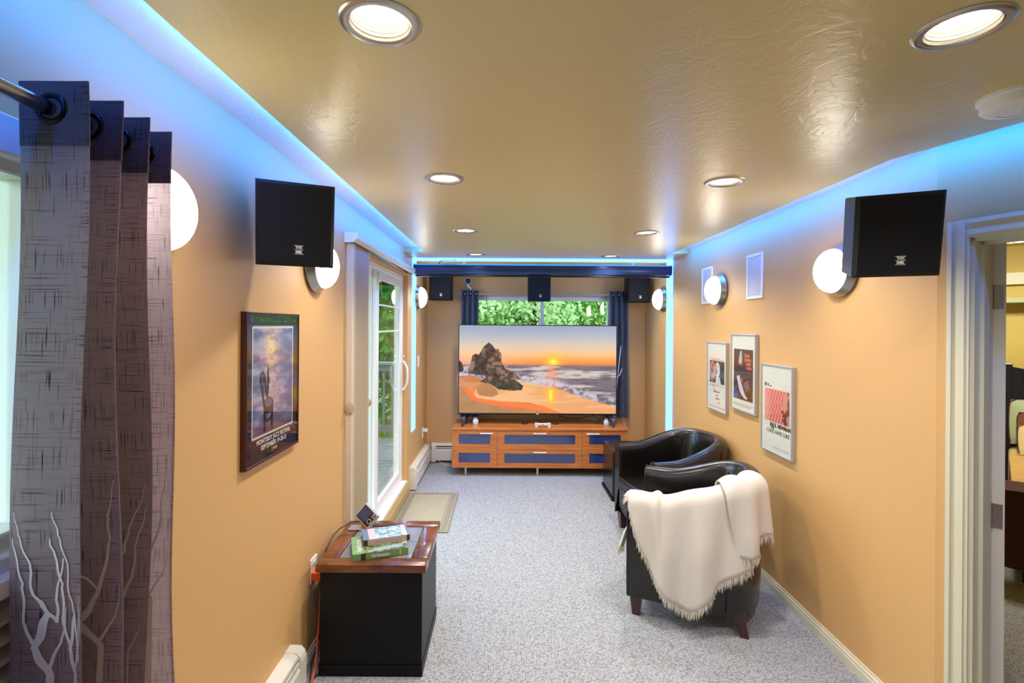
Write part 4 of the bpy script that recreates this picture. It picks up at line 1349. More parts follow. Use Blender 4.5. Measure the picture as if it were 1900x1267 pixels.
def jazz(X, Y):
    img = np.broadcast_to(col((10, 16, 20)), X.shape + (3,)).copy()
    # art panel: x .11-.9, y .17-.91
    ax, ay = (X - .11) / .79, (Y - .17) / .74
    ins = ((ax > 0) & (ax < 1) & (ay > 0) & (ay < 1)).astype(float)
    n1 = fbm(ax * 4, ay * 14, 21); n2 = fbm(ax * 7 + ay * 3, ay * 20, 22)
    art = paint(np.broadcast_to(col((92, 110, 160)), img.shape).copy(), smooth(.40, .65, n1), col((150, 160, 196)))
    warm = np.exp(-(((ax - .42) / .22) ** 2)) * smooth(.15, .55, ay)
    art = paint(art, warm * .75, col((220, 190, 170)))
    art = paint(art, np.exp(-(((ax - .42) / .10) ** 2 + ((ay - .80) / .16) ** 2)) * .9, col((252, 226, 150)))
    art = paint(art, np.exp(-(((ax - .5) / .3) ** 2 + ((ay - .40) / .25) ** 2)) * .55, col((206, 160, 160)))
    art = paint(art, smooth(.52, .38, n2) * .45, col((46, 66, 124)))
    art = paint(art, smooth(.22, .0, ay) * .75, col((96, 38, 30)))
    art = paint(art, smooth(.7, .95, ax) * smooth(.75, .4, ay) * .5, col((46, 62, 130)))
    img = paint(img, ins, art)
    for pts in ([(.105, .165), (.105, .915), (.895, .915), (.895, .165), (.105, .165)],):
        img = paint(img, stroke(X, Y, pts, .007), col((226, 224, 206)))
    dk = col((16, 14, 18))
    a2 = .75
    x, y = X * .77, Y
    S = lambda pts, w: stroke(x, y, pts, w * 1.35)
    lines = [([(.24, .36), (.20, .50), (.185, .56), (.20, .595), (.225, .60), (.245, .575), (.275, .46), (.285, .40)], .010),
             ([(.245, .36), (.222, .50), (.212, .555), (.222, .57), (.232, .55), (.262, .44)], .006),
             ([(.245, .36), (.24, .20)], .010), ([(.262, .36), (.255, .19)], .008), ([(.365, .37), (.355, .19)], .010), ([(.345, .34), (.34, .22)], .007),
             ([(.245, .285), (.29, .255), (.35, .275)], .007), ([(.245, .33), (.30, .315), (.36, .345)], .013)]
    for p, w in lines:
        img = paint(img, S(p, w), dk)
    seat = 1 - smooth(.95, 1.05, np.hypot((x - .305) / .070, (y - .375) / .045))
    img = paint(img, seat, dk)
    img = paint(img, (1 - smooth(.9, 1.05, np.hypot((x - .305) / .055, (y - .382) / .032))) * .7, col((104, 116, 150)))
    for p, w in ([([(.292, .42), (.292, .64)], .006), ([(.302, .45), (.302, .62)], .005), ([(.282, .54), (.312, .54)], .006), ([(.282, .555), (.312, .555)], .005), ([(.282, .525), (.312, .525)], .005), ([(.283, .46), (.283, .60), (.293, .625), (.303, .60)], .0045)]):
        img = paint(img, S(p, w), col((40, 34, 34)))
    # lower margin: deep red and blue blocks
    low = (Y < .15).astype(float)
    img = paint(img, low * smooth(.05, .12, Y) * .5, col((66, 26, 22)))
    return img
jp = framed('framed_poster', 'dark framed jazz festival poster with a chair and trumpet in water', (XL, 1.995, 1.127), PI / 2, .455, .575, .010, .022, M['red_wood'], jazz, 150, 190)
text_part('MONTEREY JAZZ FESTIVAL', .026, jp, (0, -.0185, .073), M['ink_white'], sx=.93, bold=.0002)
text_part('SEPTEMBER 19-20-21', .026, jp, (0, -.0185, .048), M['ink_white'], sx=.95, bold=.0002)
text_part('1 9 8 0', .016, jp, (.0, -.0185, .028), M['ink_white'])

PAPER = (226, 228, 214)
def poster_a(X, Y):       # two pale abstract profiles on a dark block
    img = np.broadcast_to(col(PAPER), X.shape + (3,)).copy()
    n = fbm(X * 8, Y * 12, 31)
    blk = ((X > .12) & (X < .92) & (Y > .40) & (Y < .74)).astype(float)
    img = paint(img, blk, col((34, 46, 52)))
    m1 = 1 - smooth(.9, 1.05, np.hypot((X - .28) / .16, (Y - .56) / .17))
    img = paint(img, m1 * blk, col((206, 160, 140)))
    img = paint(img, smooth(.5, .58, n) * m1 * blk * .8, col((96, 60, 54)))
    m2 = 1 - smooth(.9, 1.05, np.hypot((X - .55) / .14, (Y - .60) / .12))
    img = paint(img, m2 * blk, col((226, 222, 214)))
    m3 = inside(X, Y, [(.44, .40), (.48, .50), (.66, .50), (.74, .40)])
    img = paint(img, m3 * blk, col((222, 220, 212)))
    img = paint(img, smooth(.54, .60, n) * m2 * blk * .8, col((40, 40, 46)))
    img = paint(img, stroke(X, Y, [(.30, .36), (.46, .26)], .010), col((90, 90, 92)))
    return img
def poster_b(X, Y):       # dark brown block with pale abstract shapes
    img = np.broadcast_to(col(PAPER), X.shape + (3,)).copy()
    n = fbm(X * 9, Y * 14, 32)
    blk = ((X > .08) & (X < .92) & (Y > .13) & (Y < .82)).astype(float)
    b = paint(np.broadcast_to(col((58, 34, 30)), img.shape).copy(), smooth(.45, .62, n) * .6, col((30, 24, 30)))
    img = paint(img, blk, b)
    img = paint(img, inside(X, Y, [(.30, .66), (.38, .80), (.44, .79), (.46, .66), (.40, .58), (.30, .60)]) * .9, col((196, 190, 196)))
    img = paint(img, inside(X, Y, [(.22, .60), (.30, .63), (.44, .60), (.42, .52), (.26, .52)]) * .8, col((26, 26, 36)))
    img = paint(img, inside(X, Y, [(.22, .44), (.34, .46), (.44, .34), (.60, .20), (.70, .17), (.60, .15), (.44, .20), (.34, .26)]), col((214, 206, 206)))
    img = paint(img, inside(X, Y, [(.50, .36), (.70, .42), (.80, .30), (.62, .24)]) * .7, col((150, 94, 56)))
    img = paint(img, inside(X, Y, [(.36, .42), (.46, .43), (.52, .38), (.40, .37)]) * .8, col((176, 100, 60)))
    img = paint(img, ((X > .09) & (X < .28) & (Y > .14) & (Y < .24)).astype(float), col((40, 84, 150)))
    return img
def poster_c(X, Y):       # red wavy stripes
    img = np.broadcast_to(col(PAPER), X.shape + (3,)).copy()
    blk = ((X > .10) & (X < .93) & (Y > .345) & (Y < .73)).astype(float)
    wv = X + .030 * np.sin(Y * 56) + .014 * np.sin(Y * 28 + 1)
    st = smooth(.3, .7, .5 + .5 * np.sin(wv * 66))
    fade = smooth(.18, .36, X)
    red = paint(np.broadcast_to(col((232, 160, 148)), img.shape).copy(), st * (.25 + .75 * fade), col((206, 84, 76)))
    img = paint(img, blk, red)
    n = fbm(X * 9, Y * 14, 33)
    sh = inside(X, Y, [(.93, .73), (.78, .73), (.74, .66), (.70, .56), (.66, .50), (.72, .46), (.70, .40), (.76, .345), (.93, .345)])
    img = paint(img, sh * blk * .75, col((216, 150, 128)))
    img = paint(img, sh * blk * smooth(.50, .60, n), col((120, 62, 60)))
    img = paint(img, stroke(X, Y, [(.10, .79), (.90, .79)], .003) * .6, col((206, 120, 110)))
    img = paint(img, stroke(X, Y, [(.30, .30), (.42, .27)], .018) * .85, col((50, 50, 52)))
    for q in (.06, .045):
        img = paint(img, stroke(X, Y, [(.4, q), (.92, q)], .003) * .6, col((90, 90, 90)))
    return img
pa = framed('framed_poster', 'silver framed poster with two pale faces, farthest of the three', (XR, 3.926, .990), -PI / 2, .357, .545, .010, .025, M['silver'], poster_a, 90, 140)
for x0, x1, z, m_ in ((-.13, .06, .412, 'ink_red'), (-.08, .13, .402, 'ink_red'), (-.13, .14, .205, 'ink_pink'), (-.13, .14, .195, 'ink_pink'), (-.05, .06, .148, 'ink_red'), (-.01, .03, .120, 'ink_red'), (-.02, .06, .094, 'ink_red'), (.04, .06, .066, 'ink_red'), (-.15, .15, .030, 'ink_black')):
    MB().box(x0, x1, -.0195, -.0185, z, z + (.010 if m_ == 'ink_red' and z < .3 else .003)).build('lettering', M[m_], pa)
pb = framed('framed_poster', 'silver framed poster with dark brown picture and pink title', (XR, 3.489, 1.062), -PI / 2, .358, .545, .010, .025, M['silver'], poster_b, 90, 140)
for q, wd in enumerate(('frank', 'sinatra', 'tony', 'rome')):
    text_part(wd, .036, pb, (.055 + .010 * q, -.0195, .385 - q * .028), M['ink_pink'], bold=.0014, sx=.9)
for q in range(3):
    MB().box(-.15, .15 - .02 * q, -.0195, -.019, .050 - q * .008, .0515 - q * .008).build('lettering', M['ink_black'], pb)
pc = framed('framed_poster', 'silver framed poster with red wavy stripes, nearest of the three', (XR, 3.060, .872), -PI / 2, .352, .552, .010, .025, M['silver'], poster_c, 110, 170)
text_part('PAUL NEWMAN', .034, pc, (.045, -.0195, .165), M['ink_black'], bold=.0016, sx=.92)
text_part('COOL HAND LUKE', .034, pc, (.02, -.0195, .125), M['ink_black'], bold=.0002, sx=.85)
for x0, x1, h_ in ((-.135, -.125, .022), (-.122, -.112, .022), (-.10, -.088, .018), (-.075, -.055, .008)):
    MB().box(x0, x1, -.0195, -.0185, .412, .412 + h_).build('lettering', M['ink_black'], pc)

# ------------------------------------------------------------------ end table with its things
et = thing('end_table', 'black cabinet end table with slate tiled wooden top', 'table', (-.62, 2.315, 0))
TWd, TD, TH_ = .52, .53, .533
MB().bbox(-.245, .238, .018, .50, .0, .49, .004, 1).build('cabinet', M['black_satin'], et)
MB().box(-.248, .241, .015, .503, 0, .055).build('plinth', M['black_satin'], et)
def rail(x0, x1, y0, y1):
    MB().bbox(x0, x1, y0, y1, .493, TH_, .007, 2).build('top_rail', M['table_wood'], et, smooth=True, auto=40)
rail(-.262, .258, 0, .078); rail(-.262, .258, .452, .53)
rail(-.262, -.178, .0785, .4515); rail(.174, .258, .0785, .4515)
MB().box(-.18, .176, .076, .454, .495, .526).build('tile_bed', M['dark'], et)
random.seed(3)
for i in range(2):
    for j in range(2):
        x0, x1 = -.1755 + i * .175, -.1755 + i * .175 + .172
        y0, y1 = .081 + j * .185, .081 + j * .185 + .182
        tl = MB(); tl.grid(lambda u, v: (x0 + (x1 - x0) * u, y0 + (y1 - y0) * v, .5305 + .0022 * noise.noise(Vector((20 * (x0 + u * .17), 20 * (y0 + v * .18), 3))) - (.003 if u in (0, 1) or v in (0, 1) else 0)), 14, 14)
        tl.box(x0, x1, y0, y1, .52, .5275)
        tl.build('tile', M['slate'], et, smooth=True, auto=50)

def book(name, label, corner, angle, L, D, T, z, covers, spine_fn, top_fn, texts):
    """corner: front-left bottom; spine runs along +x local at y=0, facing -y"""
    t = thing(name, label, 'book', (corner[0], corner[1], z), (0, 0, angle))
    c = MB(); c.box(0, L, 0, D, 0, .003).box(0, L, 0, D, T - .003, T).box(0, L, -.0005, .004, 0, T); c.build('cover', covers, t)
    MB().box(.004, L - .004, .004, D - .004, .003, T - .003).build('pages', M['page'], t)
    picture('spine_print', L, T, 80, 14, spine_fn, t, -.0012, M['picture'], x0=0)
    o = picture('cover_print', L, D, 90, 70, top_fn, t, 0, M['picture'], x0=0)
    o.rotation_euler = (-PI / 2, 0, 0)
    o.location = (0, 0, T + .0008)
    for body, size, loc, rot, m, sx in texts:
        text_part(body, size, t, loc, m, rot=rot, align='LEFT', bold=.0004, sx=sx)
    return t
def gb_top(X, Y):
    n = fbm(X * 9, Y * 9, 41); n2 = fbm(X * 20, Y * 20, 42)
    img = np.broadcast_to(col((122, 168, 110)), X.shape + (3,)).copy()
    ph = ((X > .25)).astype(float)
    g = paint(np.broadcast_to(col((64, 92, 56)), img.shape).copy(), smooth(.45, .6, n2), col((150, 166, 96)))
    g = paint(g, smooth(.55, .65, n) * .8, col((206, 206, 190)))
    g = paint(g, inside(X, Y, [(.3, .05), (.9, .12), (.95, .3), (.4, .2)]) * .9, col((150, 178, 206)))
    img = paint(img, ph, g)
    img = paint(img, ((X > .20) & (X < .25)).astype(float) * smooth(.4, .6, n2), col((90, 70, 50)))
    return img
def gb_spine(X, Y):
    img = np.broadcast_to(col((112, 158, 100)), X.shape + (3,)).copy()
    img = paint(img, ((X > .14) & (X < .24)).astype(float), col((62, 52, 40)))
    img = paint(img, ((X > .84) & (X < .87)).astype(float), col((226, 190, 70)))
    return img
gcov = mat('green_book_cover', rgb(118, 164, 104), .35)
book('paperback_book', 'green landscaping book under the blue book on the end table', (-.715, 2.345), math.radians(19), .262, .205, .030, .534, gcov, gb_spine, gb_top,
     [('Hardscaping', .040, (.045, .022, .0315), (0, 0, PI / 2), M['ink_white'], .72), ('Hardscaping', .022, (.085, -.002, .008), (PI / 2, 0, 0), M['ink_white'], .8)])
def bb_top(X, Y):
    n = fbm(X * 7, Y * 6, 51); n2 = fbm(X * 18, Y * 18, 52)
    img = paint(np.broadcast_to(col((120, 170, 190)), X.shape + (3,)).copy(), smooth(.4, .6, n), col((190, 214, 220)))
    img = paint(img, smooth(.55, .62, n2) * .6, col((74, 96, 110)))
    img = paint(img, (X < .13).astype(float), col((104, 128, 160)))
    img = paint(img, ((X > .13) & (X < .27)).astype(float) * .9, col((222, 196, 200)))
    img = paint(img, ((X > .86) & (X < .95)).astype(float) * .9, col((226, 200, 200)))
    img = paint(img, (X > .95).astype(float) * .9, col((110, 120, 130)))
    return img
def bb_spine(X, Y):
    img = np.broadcast_to(col((196, 168, 158)), X.shape + (3,)).copy()
    img = paint(img, (X < .10).astype(float), col((60, 48, 46)))
    img = paint(img, (X > .93).astype(float), col((70, 56, 52)))
    img = paint(img, ((X > .25) & (X < .82) & (np.abs(Y - .5) < .08)).astype(float) * .5, col((130, 104, 96)))
    return img
bcov = mat('grey_blue_book_cover', rgb(110, 120, 132), .25)
book('paperback_book', 'blue covered book with pale pink bands on top of the green book', (-.690, 2.435), math.radians(20), .228, .135, .028, .5655, bcov, bb_spine, bb_top, [])

dv = thing('handheld_device', 'silver handheld screen device propped in a dock on the end table', 'device', (-.755, 2.735, .5335))
R = Matrix.Translation((0, 0, .066)) @ Matrix.Scale(1.3, 4) @ Matrix.Rotation(math.radians(-30), 4, 'X') @ Matrix.Rotation(math.radians(-12), 4, 'Z') @ Matrix.Rotation(math.radians(40), 4, 'Y')
# device face in local xz, facing -y
MB().bbox(-.045, .045, -.006, .010, -.036, .036, .005).moved(R).build('case', M['silver'], dv)
MB().bbox(-.0385, .0385, -.0075, -.004, -.0295, .0295, .002, 1).moved(R).build('front_panel', M['black_plastic'], dv)
MB().box(-.036, .014, -.0085, -.006, -.024, .024).moved(R).build('screen', M['lcd'], dv)
MB().tube([(.027 + .009 * math.cos(2 * PI * i / 20), -.008, -.008 + .009 * math.sin(2 * PI * i / 20)) for i in range(21)], .0018, 6, caps=False).moved(R).build('dial', M['silver'], dv)
for i in range(2):
    for j in range(2):
        MB().bbox(.020 + i * .009, .026 + i * .009, -.009, -.006, .010 + j * .009, .016 + j * .009, .001, 1).moved(R).build('button', M['silver'], dv)
MB().bbox(-.095, .02, -.035, .03, 0, .006, .002, 1).build('dock_base', M['silver'], dv)
MB().prism([(-.03, .004), (.03, .004), (.012, .05), (-.004, .05)], 'x', -.025, .025).build('dock_support', mat('amber_dock', rgb(170, 96, 48), .4), dv)
tag(MB().tube([(-.80, 2.75, .565), (-.85, 2.735, .562), (-.89, 2.69, .548), (-.905, 2.63, .538), (-.915, 2.56, .50), (-.918, 2.53, .46)], .004, 6).build('device_cable', M['cord_red'], smooth=True), 'dark red cable running from the propped device to the wall', 'cable')

op = thing('orange_adapter', 'orange plug adapter in the outlet behind the end table', 'plug', (XL + .008, 2.445, .425))
MB().bbox(0, .055, -.035, .035, -.02, .02, .004).build('adapter_body', M['orange'], op)
MB().bbox(.036, .064, -.032, -.004, -.065, -.018, .004).build('black_plug', M['black_plastic'], op)
MB().tube([(.05, -.018, -.06), (.052, -.018, -.16), (.045, -.03, -.28), (.03, -.10, -.38), (.05, -.16, -.412), (.075, -.10, -.4165)], .004, 6).build('black_lead', M['cord_black'], op)
tag(MB().tube([(-.905, 2.46, .40), (-.90, 2.42, .20), (-.885, 2.34, .04), (-.872, 2.24, .008), (-.86, 2.10, .007), (-.858, 1.9, .007), (-.85, 1.7, .007)], .0055, 8).build('extension_cord', M['orange'], smooth=True), 'orange extension cord on the carpet beside the near heater', 'cord')

# ------------------------------------------------------------------ subwoofer
sw = thing('subwoofer', 'tall black subwoofer box between the armchair and the console', 'speaker', (1.245, 4.92, 0))
MB().bbox(-.215, .215, -.235, .235, .03, .465, .010).build('cabinet', M['sub_side'], sw)
MB().box(-.225, .225, -.245, .245, 0, .03).build('plinth', M['black_satin'], sw)
MB().bbox(-.195, .195, -.245, -.23, .05, .445, .004, 1).build('grille', M['black_cloth'], sw)
MB().tube([(.08, .12, .465), (.10, .12, .485), (.13, .10, .485), (.15, .09, .467)], .004, 6).build('cable_loop', M['clear'], sw)

# ------------------------------------------------------------------ tub armchairs
WC, YFN = .302, -.325      # half width of the shell's mid line, y of the arm fronts
AB = .315                  # depth of the curved back
SIDE = .30 + .0
def shell_path(a):
    """a: metres along the mid line from the arm front at x=+WC round to x=-WC; returns point, outward normal"""
    ls = 0.0 - YFN
    n = 400
    if a <= ls:
        return Vector((WC, YFN + a, 0)), Vector((1, 0, 0))
    if a >= TOTAL - ls:
        return Vector((-WC, YFN + (TOTAL - a), 0)), Vector((-1, 0, 0))
    th = np.interp(a - ls, ARC_S, ARC_T)
    e = .78
    c, s = math.cos(th), math.sin(th)
    x = WC * math.copysign(abs(c) ** e, c); y = AB * abs(s) ** e
    t2 = th + .01; c2, s2 = math.cos(t2), math.sin(t2)
    t1 = max(th - .01, 0); c1, s1 = math.cos(t1), math.sin(t1)
    dx = WC * (math.copysign(abs(c2) ** e, c2) - math.copysign(abs(c1) ** e, c1)); dy = AB * (abs(s2) ** e - abs(s1) ** e)
    nrm = Vector((dy, -dx, 0)).normalized()
    return Vector((x, y, 0)), nrm
_t = np.linspace(0, PI, 600)
_x = WC * np.sign(np.cos(_t)) * np.abs(np.cos(_t)) ** .78; _y = AB * np.abs(np.sin(_t)) ** .78
ARC_S = np.concatenate([[0], np.cumsum(np.hypot(np.diff(_x), np.diff(_y)))]); ARC_T = _t
TOTAL = 2 * (0 - YFN) + ARC_S[-1]
def top_h(a):
    p, _ = shell_path(a)
    f = min(max((p.y - YFN - .12) / .52, 0), 1)
    return .695 + .125 * f * f * (3 - 2 * f)
TK = .052
def shell_point(a, o, z):
    p, n_ = shell_path(a)
    return (p.x + n_.x * o, p.y + n_.y * o, z)

def make_chair():
    t = thing('tub_armchair', 'x', 'armchair', (0, 0, 0), group='black leather tub armchairs')
    NA = 64
    sh_ = MB()
    prof = lambda h: [(TK * .80, .115), (TK * .96, .22), (TK, .42), (TK, h - .045), (TK * .86, h - .018), (TK * .5, h - .003), (0, h), (-TK * .5, h - .004), (-TK * .86, h - .020), (-TK * 1.02, h - .05), (-TK * 1.1, .55), (-TK * .95, .36)]
    m_ = len(prof(.7))
    vs, fs = [], []
    for i in range(NA + 1):
        a = TOTAL * i / NA
        h = top_h(a)
        for o, z in prof(h):
            vs.append(shell_point(a, o, z))
    for i in range(NA):
        for j in range(m_ - 1):
            fs.append((i * m_ + j, (i + 1) * m_ + j, (i + 1) * m_ + j + 1, i * m_ + j + 1))
    fs.append(tuple(range(m_))); fs.append(tuple(NA * m_ + j for j in range(m_))[::-1])
    sh_.add(vs, fs)
    sh_.build('shell', M['leather'], t, smooth=True, auto=55)
    # piping round the arm fronts and along the outer top edge
    for a in (0, TOTAL):
        pp = [shell_point(a, o * 1.0, z) for o, z in prof(top_h(a))]
        MB().tube(pp, .0045, 6).build('piping', M['leather_seam'], t, smooth=True)
        MB().prism([(p[0], p[2]) for p in [shell_point(a, o * .86, z) for o, z in prof(top_h(a) - .006)]], 'y', YFN - .010, YFN + .004).build('arm_front', M['leather'], t)
    MB().tube([shell_point(TOTAL * i / 60, TK + .001, top_h(TOTAL * i / 60) - .043) for i in range(61)], .0032, 6).build('seam', M['leather_seam'], t, smooth=True)
    for a in (.50, TOTAL - .50):
        MB().tube([shell_point(a, TK + .001, .12 + (top_h(a) - .16) * i / 8) for i in range(9)], .003, 6).build('seam', M['leather_seam'], t)
        MB().tube([shell_point(a + (.06 if a < 1 else -.06), -TK * 1.08, .45 + (top_h(a) - .50) * i / 8) for i in range(9)], .003, 6).build('seam', M['leather_seam'], t)
    # seat cushion
    inner = []
    for i in range(31):
        a = TOTAL * i / 30
        p = shell_point(a, -TK * 1.02, 0)
        inner.append((p[0], p[1]))
    poly = [(inner[0][0], YFN - .02)] + inner[1:-1] + [(inner[-1][0], YFN - .02)]
    bm = bmesh.new()
    f = bm.faces.new([bm.verts.new((p[0], p[1], .34)) for p in poly])
    r = bmesh.ops.extrude_face_region(bm, geom=[f])
    top = [v for v in r['geom'] if isinstance(v, bmesh.types.BMVert)]
    for v in top:
        v.co.z = .445
    bmesh.ops.recalc_face_normals(bm, faces=bm.faces)
    tf = [f for f in bm.faces if all(abs(v.co.z - .445) < 1e-5 for v in f.verts)]
    bmesh.ops.bevel(bm, geom=list({e for f in tf for e in f.edges}), offset=.035, segments=4, affect='EDGES', profile=.5)
    bm.verts.index_update()
    cm = MB().add([v.co[:] for v in bm.verts], [tuple(v.index for v in f.verts) for f in bm.faces]); bm.free()
    cm.build('seat_cushion', M['leather'], t, smooth=True, auto=50)
    MB().tube([(inner[0][0] - .01, YFN - .021, .352), (0, YFN - .024, .350), (inner[-1][0] + .01, YFN - .021, .352)], .004, 6).build('cushion_piping', M['leather_seam'], t)
    # front apron with curved lower edge, base panel
    ap_ = [(-.262, .345), (.262, .345), (.262, .20)] + [(.262 - .524 * i / 12, .20 - .075 * math.sin(PI * i / 12)) for i in range(1, 12)] + [(-.262, .20)]
    MB().prism(ap_, 'y', YFN - .004, YFN + .03).build('front_apron', M['leather'], t)
    MB().tube([(p[0], YFN - .005, p[1]) for p in ap_[2:]], .004, 6).build('apron_piping', M['leather_seam'], t, smooth=True)
    MB().prism(poly[1:-1], 'z', .12, .15).build('base_board', M['black_satin'], t)
    for x, y, sx, sy in ((.295, -.285, 0, 0), (-.295, -.285, 0, 0), (.235, .235, .03, .045), (-.235, .235, -.03, .045)):
        w, wb_ = .034, .021
        l = MB()
        vs = [(x + a * w, y + b * w, .13) for a, b in ((-1, -1), (1, -1), (1, 1), (-1, 1))] + [(x + sx + a * wb_, y + sy + b * wb_, 0) for a, b in ((-1, -1), (1, -1), (1, 1), (-1, 1))]
        l.add(vs, [(0, 1, 2, 3), (7, 6, 5, 4), (0, 4, 5, 1), (1, 5, 6, 2), (2, 6, 7, 3), (3, 7, 4, 0)])
        l.build('leg', M['leg_wood'], t)
    return t
CH0 = make_chair()
CHN_LOC, CHN_ROT = Vector((1.155, 3.01, 0)), math.radians(-115)
CH0.location = CHN_LOC; CH0.rotation_euler = (0, 0, CHN_ROT); CH0['label'] = 'black leather tub armchair draped with the cream throw'
dup(CH0, (1.318, 3.85, 0), (0, 0, math.radians(-79)), 'black leather tub armchair with an empty seat beside the subwoofer')

# ------------------------------------------------------------------ throw blanket over the near chair
tb = thing('throw_blanket', 'cream fringed throw draped over the near leather armchair', 'blanket', CHN_LOC, (0, 0, CHN_ROT))
def drape(a, v, L_out, L_in, lift, foldf, seed):
    """v in [-1,1]: -1 inner hem, 0 on the rail, 1 outer hem"""
    h = top_h(a)
    R_ = TK + .008 + lift
    arc = R_ * PI / 2
    if v >= 0:
        d = v * L_out
    else:
        d = v * L_in
    s = abs(d)
    if s < arc:
        th = s / R_
        o, z = R_ * math.sin(th), h - .05 + (.05 + .008 + lift) * math.cos(th)
    else:
        o, z = R_, h - .05 - (s - arc)
    amp = .020 * min(1, s / .35)
    if v >= 0:
        o += amp * (1 + math.sin(foldf * a + seed + 1.2 * s)) + .010 * s
    else:
        o = -o - .004
    if lift == 0.0:
        # a soft pleat that starts near the arm front and dies out down the side
        c0 = .155 + .03 * s
        pl_ = math.exp(-((a - c0) / .026) ** 2) * (1 if a < c0 + .02 else .35) * max(0, 1 - s / .42)
        o += .030 * pl_ * (1 if v >= 0 else -.3)
        z += .022 * pl_ * max(0, 1 - s / .12)
    p, n_ = shell_path(max(a, 0))
    if a < 0:
        p = Vector((WC, YFN + a, 0))
    q = p + n_ * o
    return Vector((q.x, q.y, z + .006 * math.sin(23 * a + seed) * (1 - min(1, s / .2))))
LA = [0.0, .03, .08, .15, .22, .29, .33, .36, .40, .43, .445, .50, .56, .60]
LO = [.07, .19, .33, .47, .58, .645, .66, .65, .625, .60, .545, .52, .48, .46]
LIA = [0, .1, .2, .6]; LI = [.10, .14, .12, .16]
tm = MB()
NU, NV = 70, 44
def t1(u, v):
    a = .0 + .585 * u
    return drape(a, v * 2 - 1 if False else -1 + 2 * v, float(np.interp(a, LA, LO)), float(np.interp(a, LIA, LI)), 0.0, 34, .4)
tm.grid(t1, NU, NV)
def t2(u, v):
    a = .475 + .055 * max(0, 2 * v - 1) ** 1.3 * (1 - u) + .265 * u
    L2 = .40 + .05 * math.sin(u * 6 + .5)
    return drape(a, -1 + 2 * v, L2, .17, .016 + .012 * math.sin(PI * min(1, u * 2)), 52, 2.2)
tm.grid(t2, 36, NV)
# corner that lies over the seat front
def t4(u, v):
    x = .20 - .09 * u
    s = v * .26
    y0 = -.22
    if s < .11:
        y, z = y0 - s, .462 + .004 * math.sin(20 * u)
    elif s < .16:
        th = (s - .11) / .05 * PI / 2
        y, z = y0 - .11 - .035 * math.sin(th), .462 - .035 * (1 - math.cos(th))
    else:
        y, z = y0 - .11 - .035 - .03 * (s - .16) / .1 - .012 * math.sin(9 * u), .427 - (s - .16)
    return Vector((x + .03 * v, y, z))
tm.grid(t4, 12, 20)
th_ob = tm.build('cloth', M['throw'], tb, smooth=True, fixn=False)
so = th_ob.modifiers.new('thickness', 'SOLIDIFY'); so.thickness = .004; so.offset = 0
fg = MB()
random.seed(11)
def strand(p, d, ln, w=.0042):
    p = Vector(p); d = Vector(d).normalized()
    side = Vector((random.uniform(-1, 1), random.uniform(-1, 1), 0)).normalized() * w * .5
    q = p + d * ln * .55 + Vector((random.uniform(-.004, .004), random.uniform(-.004, .004), 0))
    r_ = q + (d + Vector((random.uniform(-.35, .35), random.uniform(-.35, .35), 0))).normalized() * ln * .5
    up = side.cross(d).normalized() * w * .5
    fg.add([p - side, p + side, p + up, q - side, q + side, q + up, r_], [(0, 1, 4, 3), (1, 2, 5, 4), (2, 0, 3, 5), (3, 4, 6), (4, 5, 6), (5, 3, 6)])
def edge_fringe(fn, along, n_, fixed, hem_dir_down=True):
    for i in range(n_):
        u = (i + random.random()) / n_
        p = fn(u, 1.0)
        q = fn(u, .97)
        d = (p - q)
        d = d.normalized() * .6 + Vector((0, 0, -1)) * .8 + Vector((random.uniform(-.15, .15), random.uniform(-.15, .15), 0))
        strand(p, d, random.uniform(.034, .056))
edge_fringe(t1, 'u', 300, 1)
edge_fringe(t2, 'u', 130, 1)
edge_fringe(t4, 'u', 40, 1)
# front edge of the throw
for i in range(60):
    v = .5 + .5 * (i + random.random()) / 60
    p = t1(0, v)
    strand(p, (random.uniform(-.1, .2), -1, -.9), random.uniform(.03, .045))
fg.build('fringe', mat('cream_fringe_wool', rgb(246, 240, 228), .95, transl=.3), tb, kind='stuff', fixn=True)

# ------------------------------------------------------------------ outdoors
ground = MB().grid(lambda u, v: (-40 + 90 * u, -30 + 80 * v, -1.6 - .0 * u), 8, 8)
struct(ground, 'ground', M['grass'], fixn=False)
dk = structure('deck', 'weathered board deck outside the patio door')
DX0, DX1, DY0, DY1, DZ = -3.6, XL - .13, .6, 7.7, -.08
yb = DY0
bw = .14
nb = int((DY1 - DY0) / bw)
bme = MB().box(DX0, DX1, 0, bw - .008, DZ - .03, DZ).mesh('deck_board', M['deck'])
for i in range(nb):
    o = bpy.data.objects.new('board', bme); COL.objects.link(o); o.parent = dk; o.location = (0, DY0 + i * bw, 0)
MB().box(DX0, DX1, DY0, DY1, DZ - .2, DZ - .035).build('joists', M['rail_grey'], dk)
def railing(lab, a, b):
    a, b = Vector(a), Vector(b)
    t = thing('deck_railing', lab, 'railing', (a.x, a.y, DZ))
    d = b - a; L_ = d.length; t.rotation_euler = (0, 0, math.atan2(d.y, d.x))
    for x in np.linspace(0, L_, max(2, int(L_ / 1.3) + 1)):
        MB().bbox(x - .045, x + .045, -.045, .045, 0, 1.12, .004, 1).build('post', M['rail_grey'], t)
    MB().bbox(-.06, L_ + .06, -.07, .07, 1.12, 1.16, .004, 1).build('top_rail', M['siding'], t)
    MB().box(0, L_, -.02, .02, 1.02, 1.10).build('upper_rail', M['rail_grey'], t)
    MB().box(0, L_, -.02, .02, .10, .18).build('lower_rail', M['rail_grey'], t)
    bm_ = MB().box(-.016, .016, -.016, .016, .18, 1.02).mesh('baluster', M['rail_grey'])
    for x in np.arange(.12, L_ - .06, .13):
        o = bpy.data.objects.new('baluster', bm_); COL.objects.link(o); o.parent = t; o.location = (x, 0, 0)
    return t
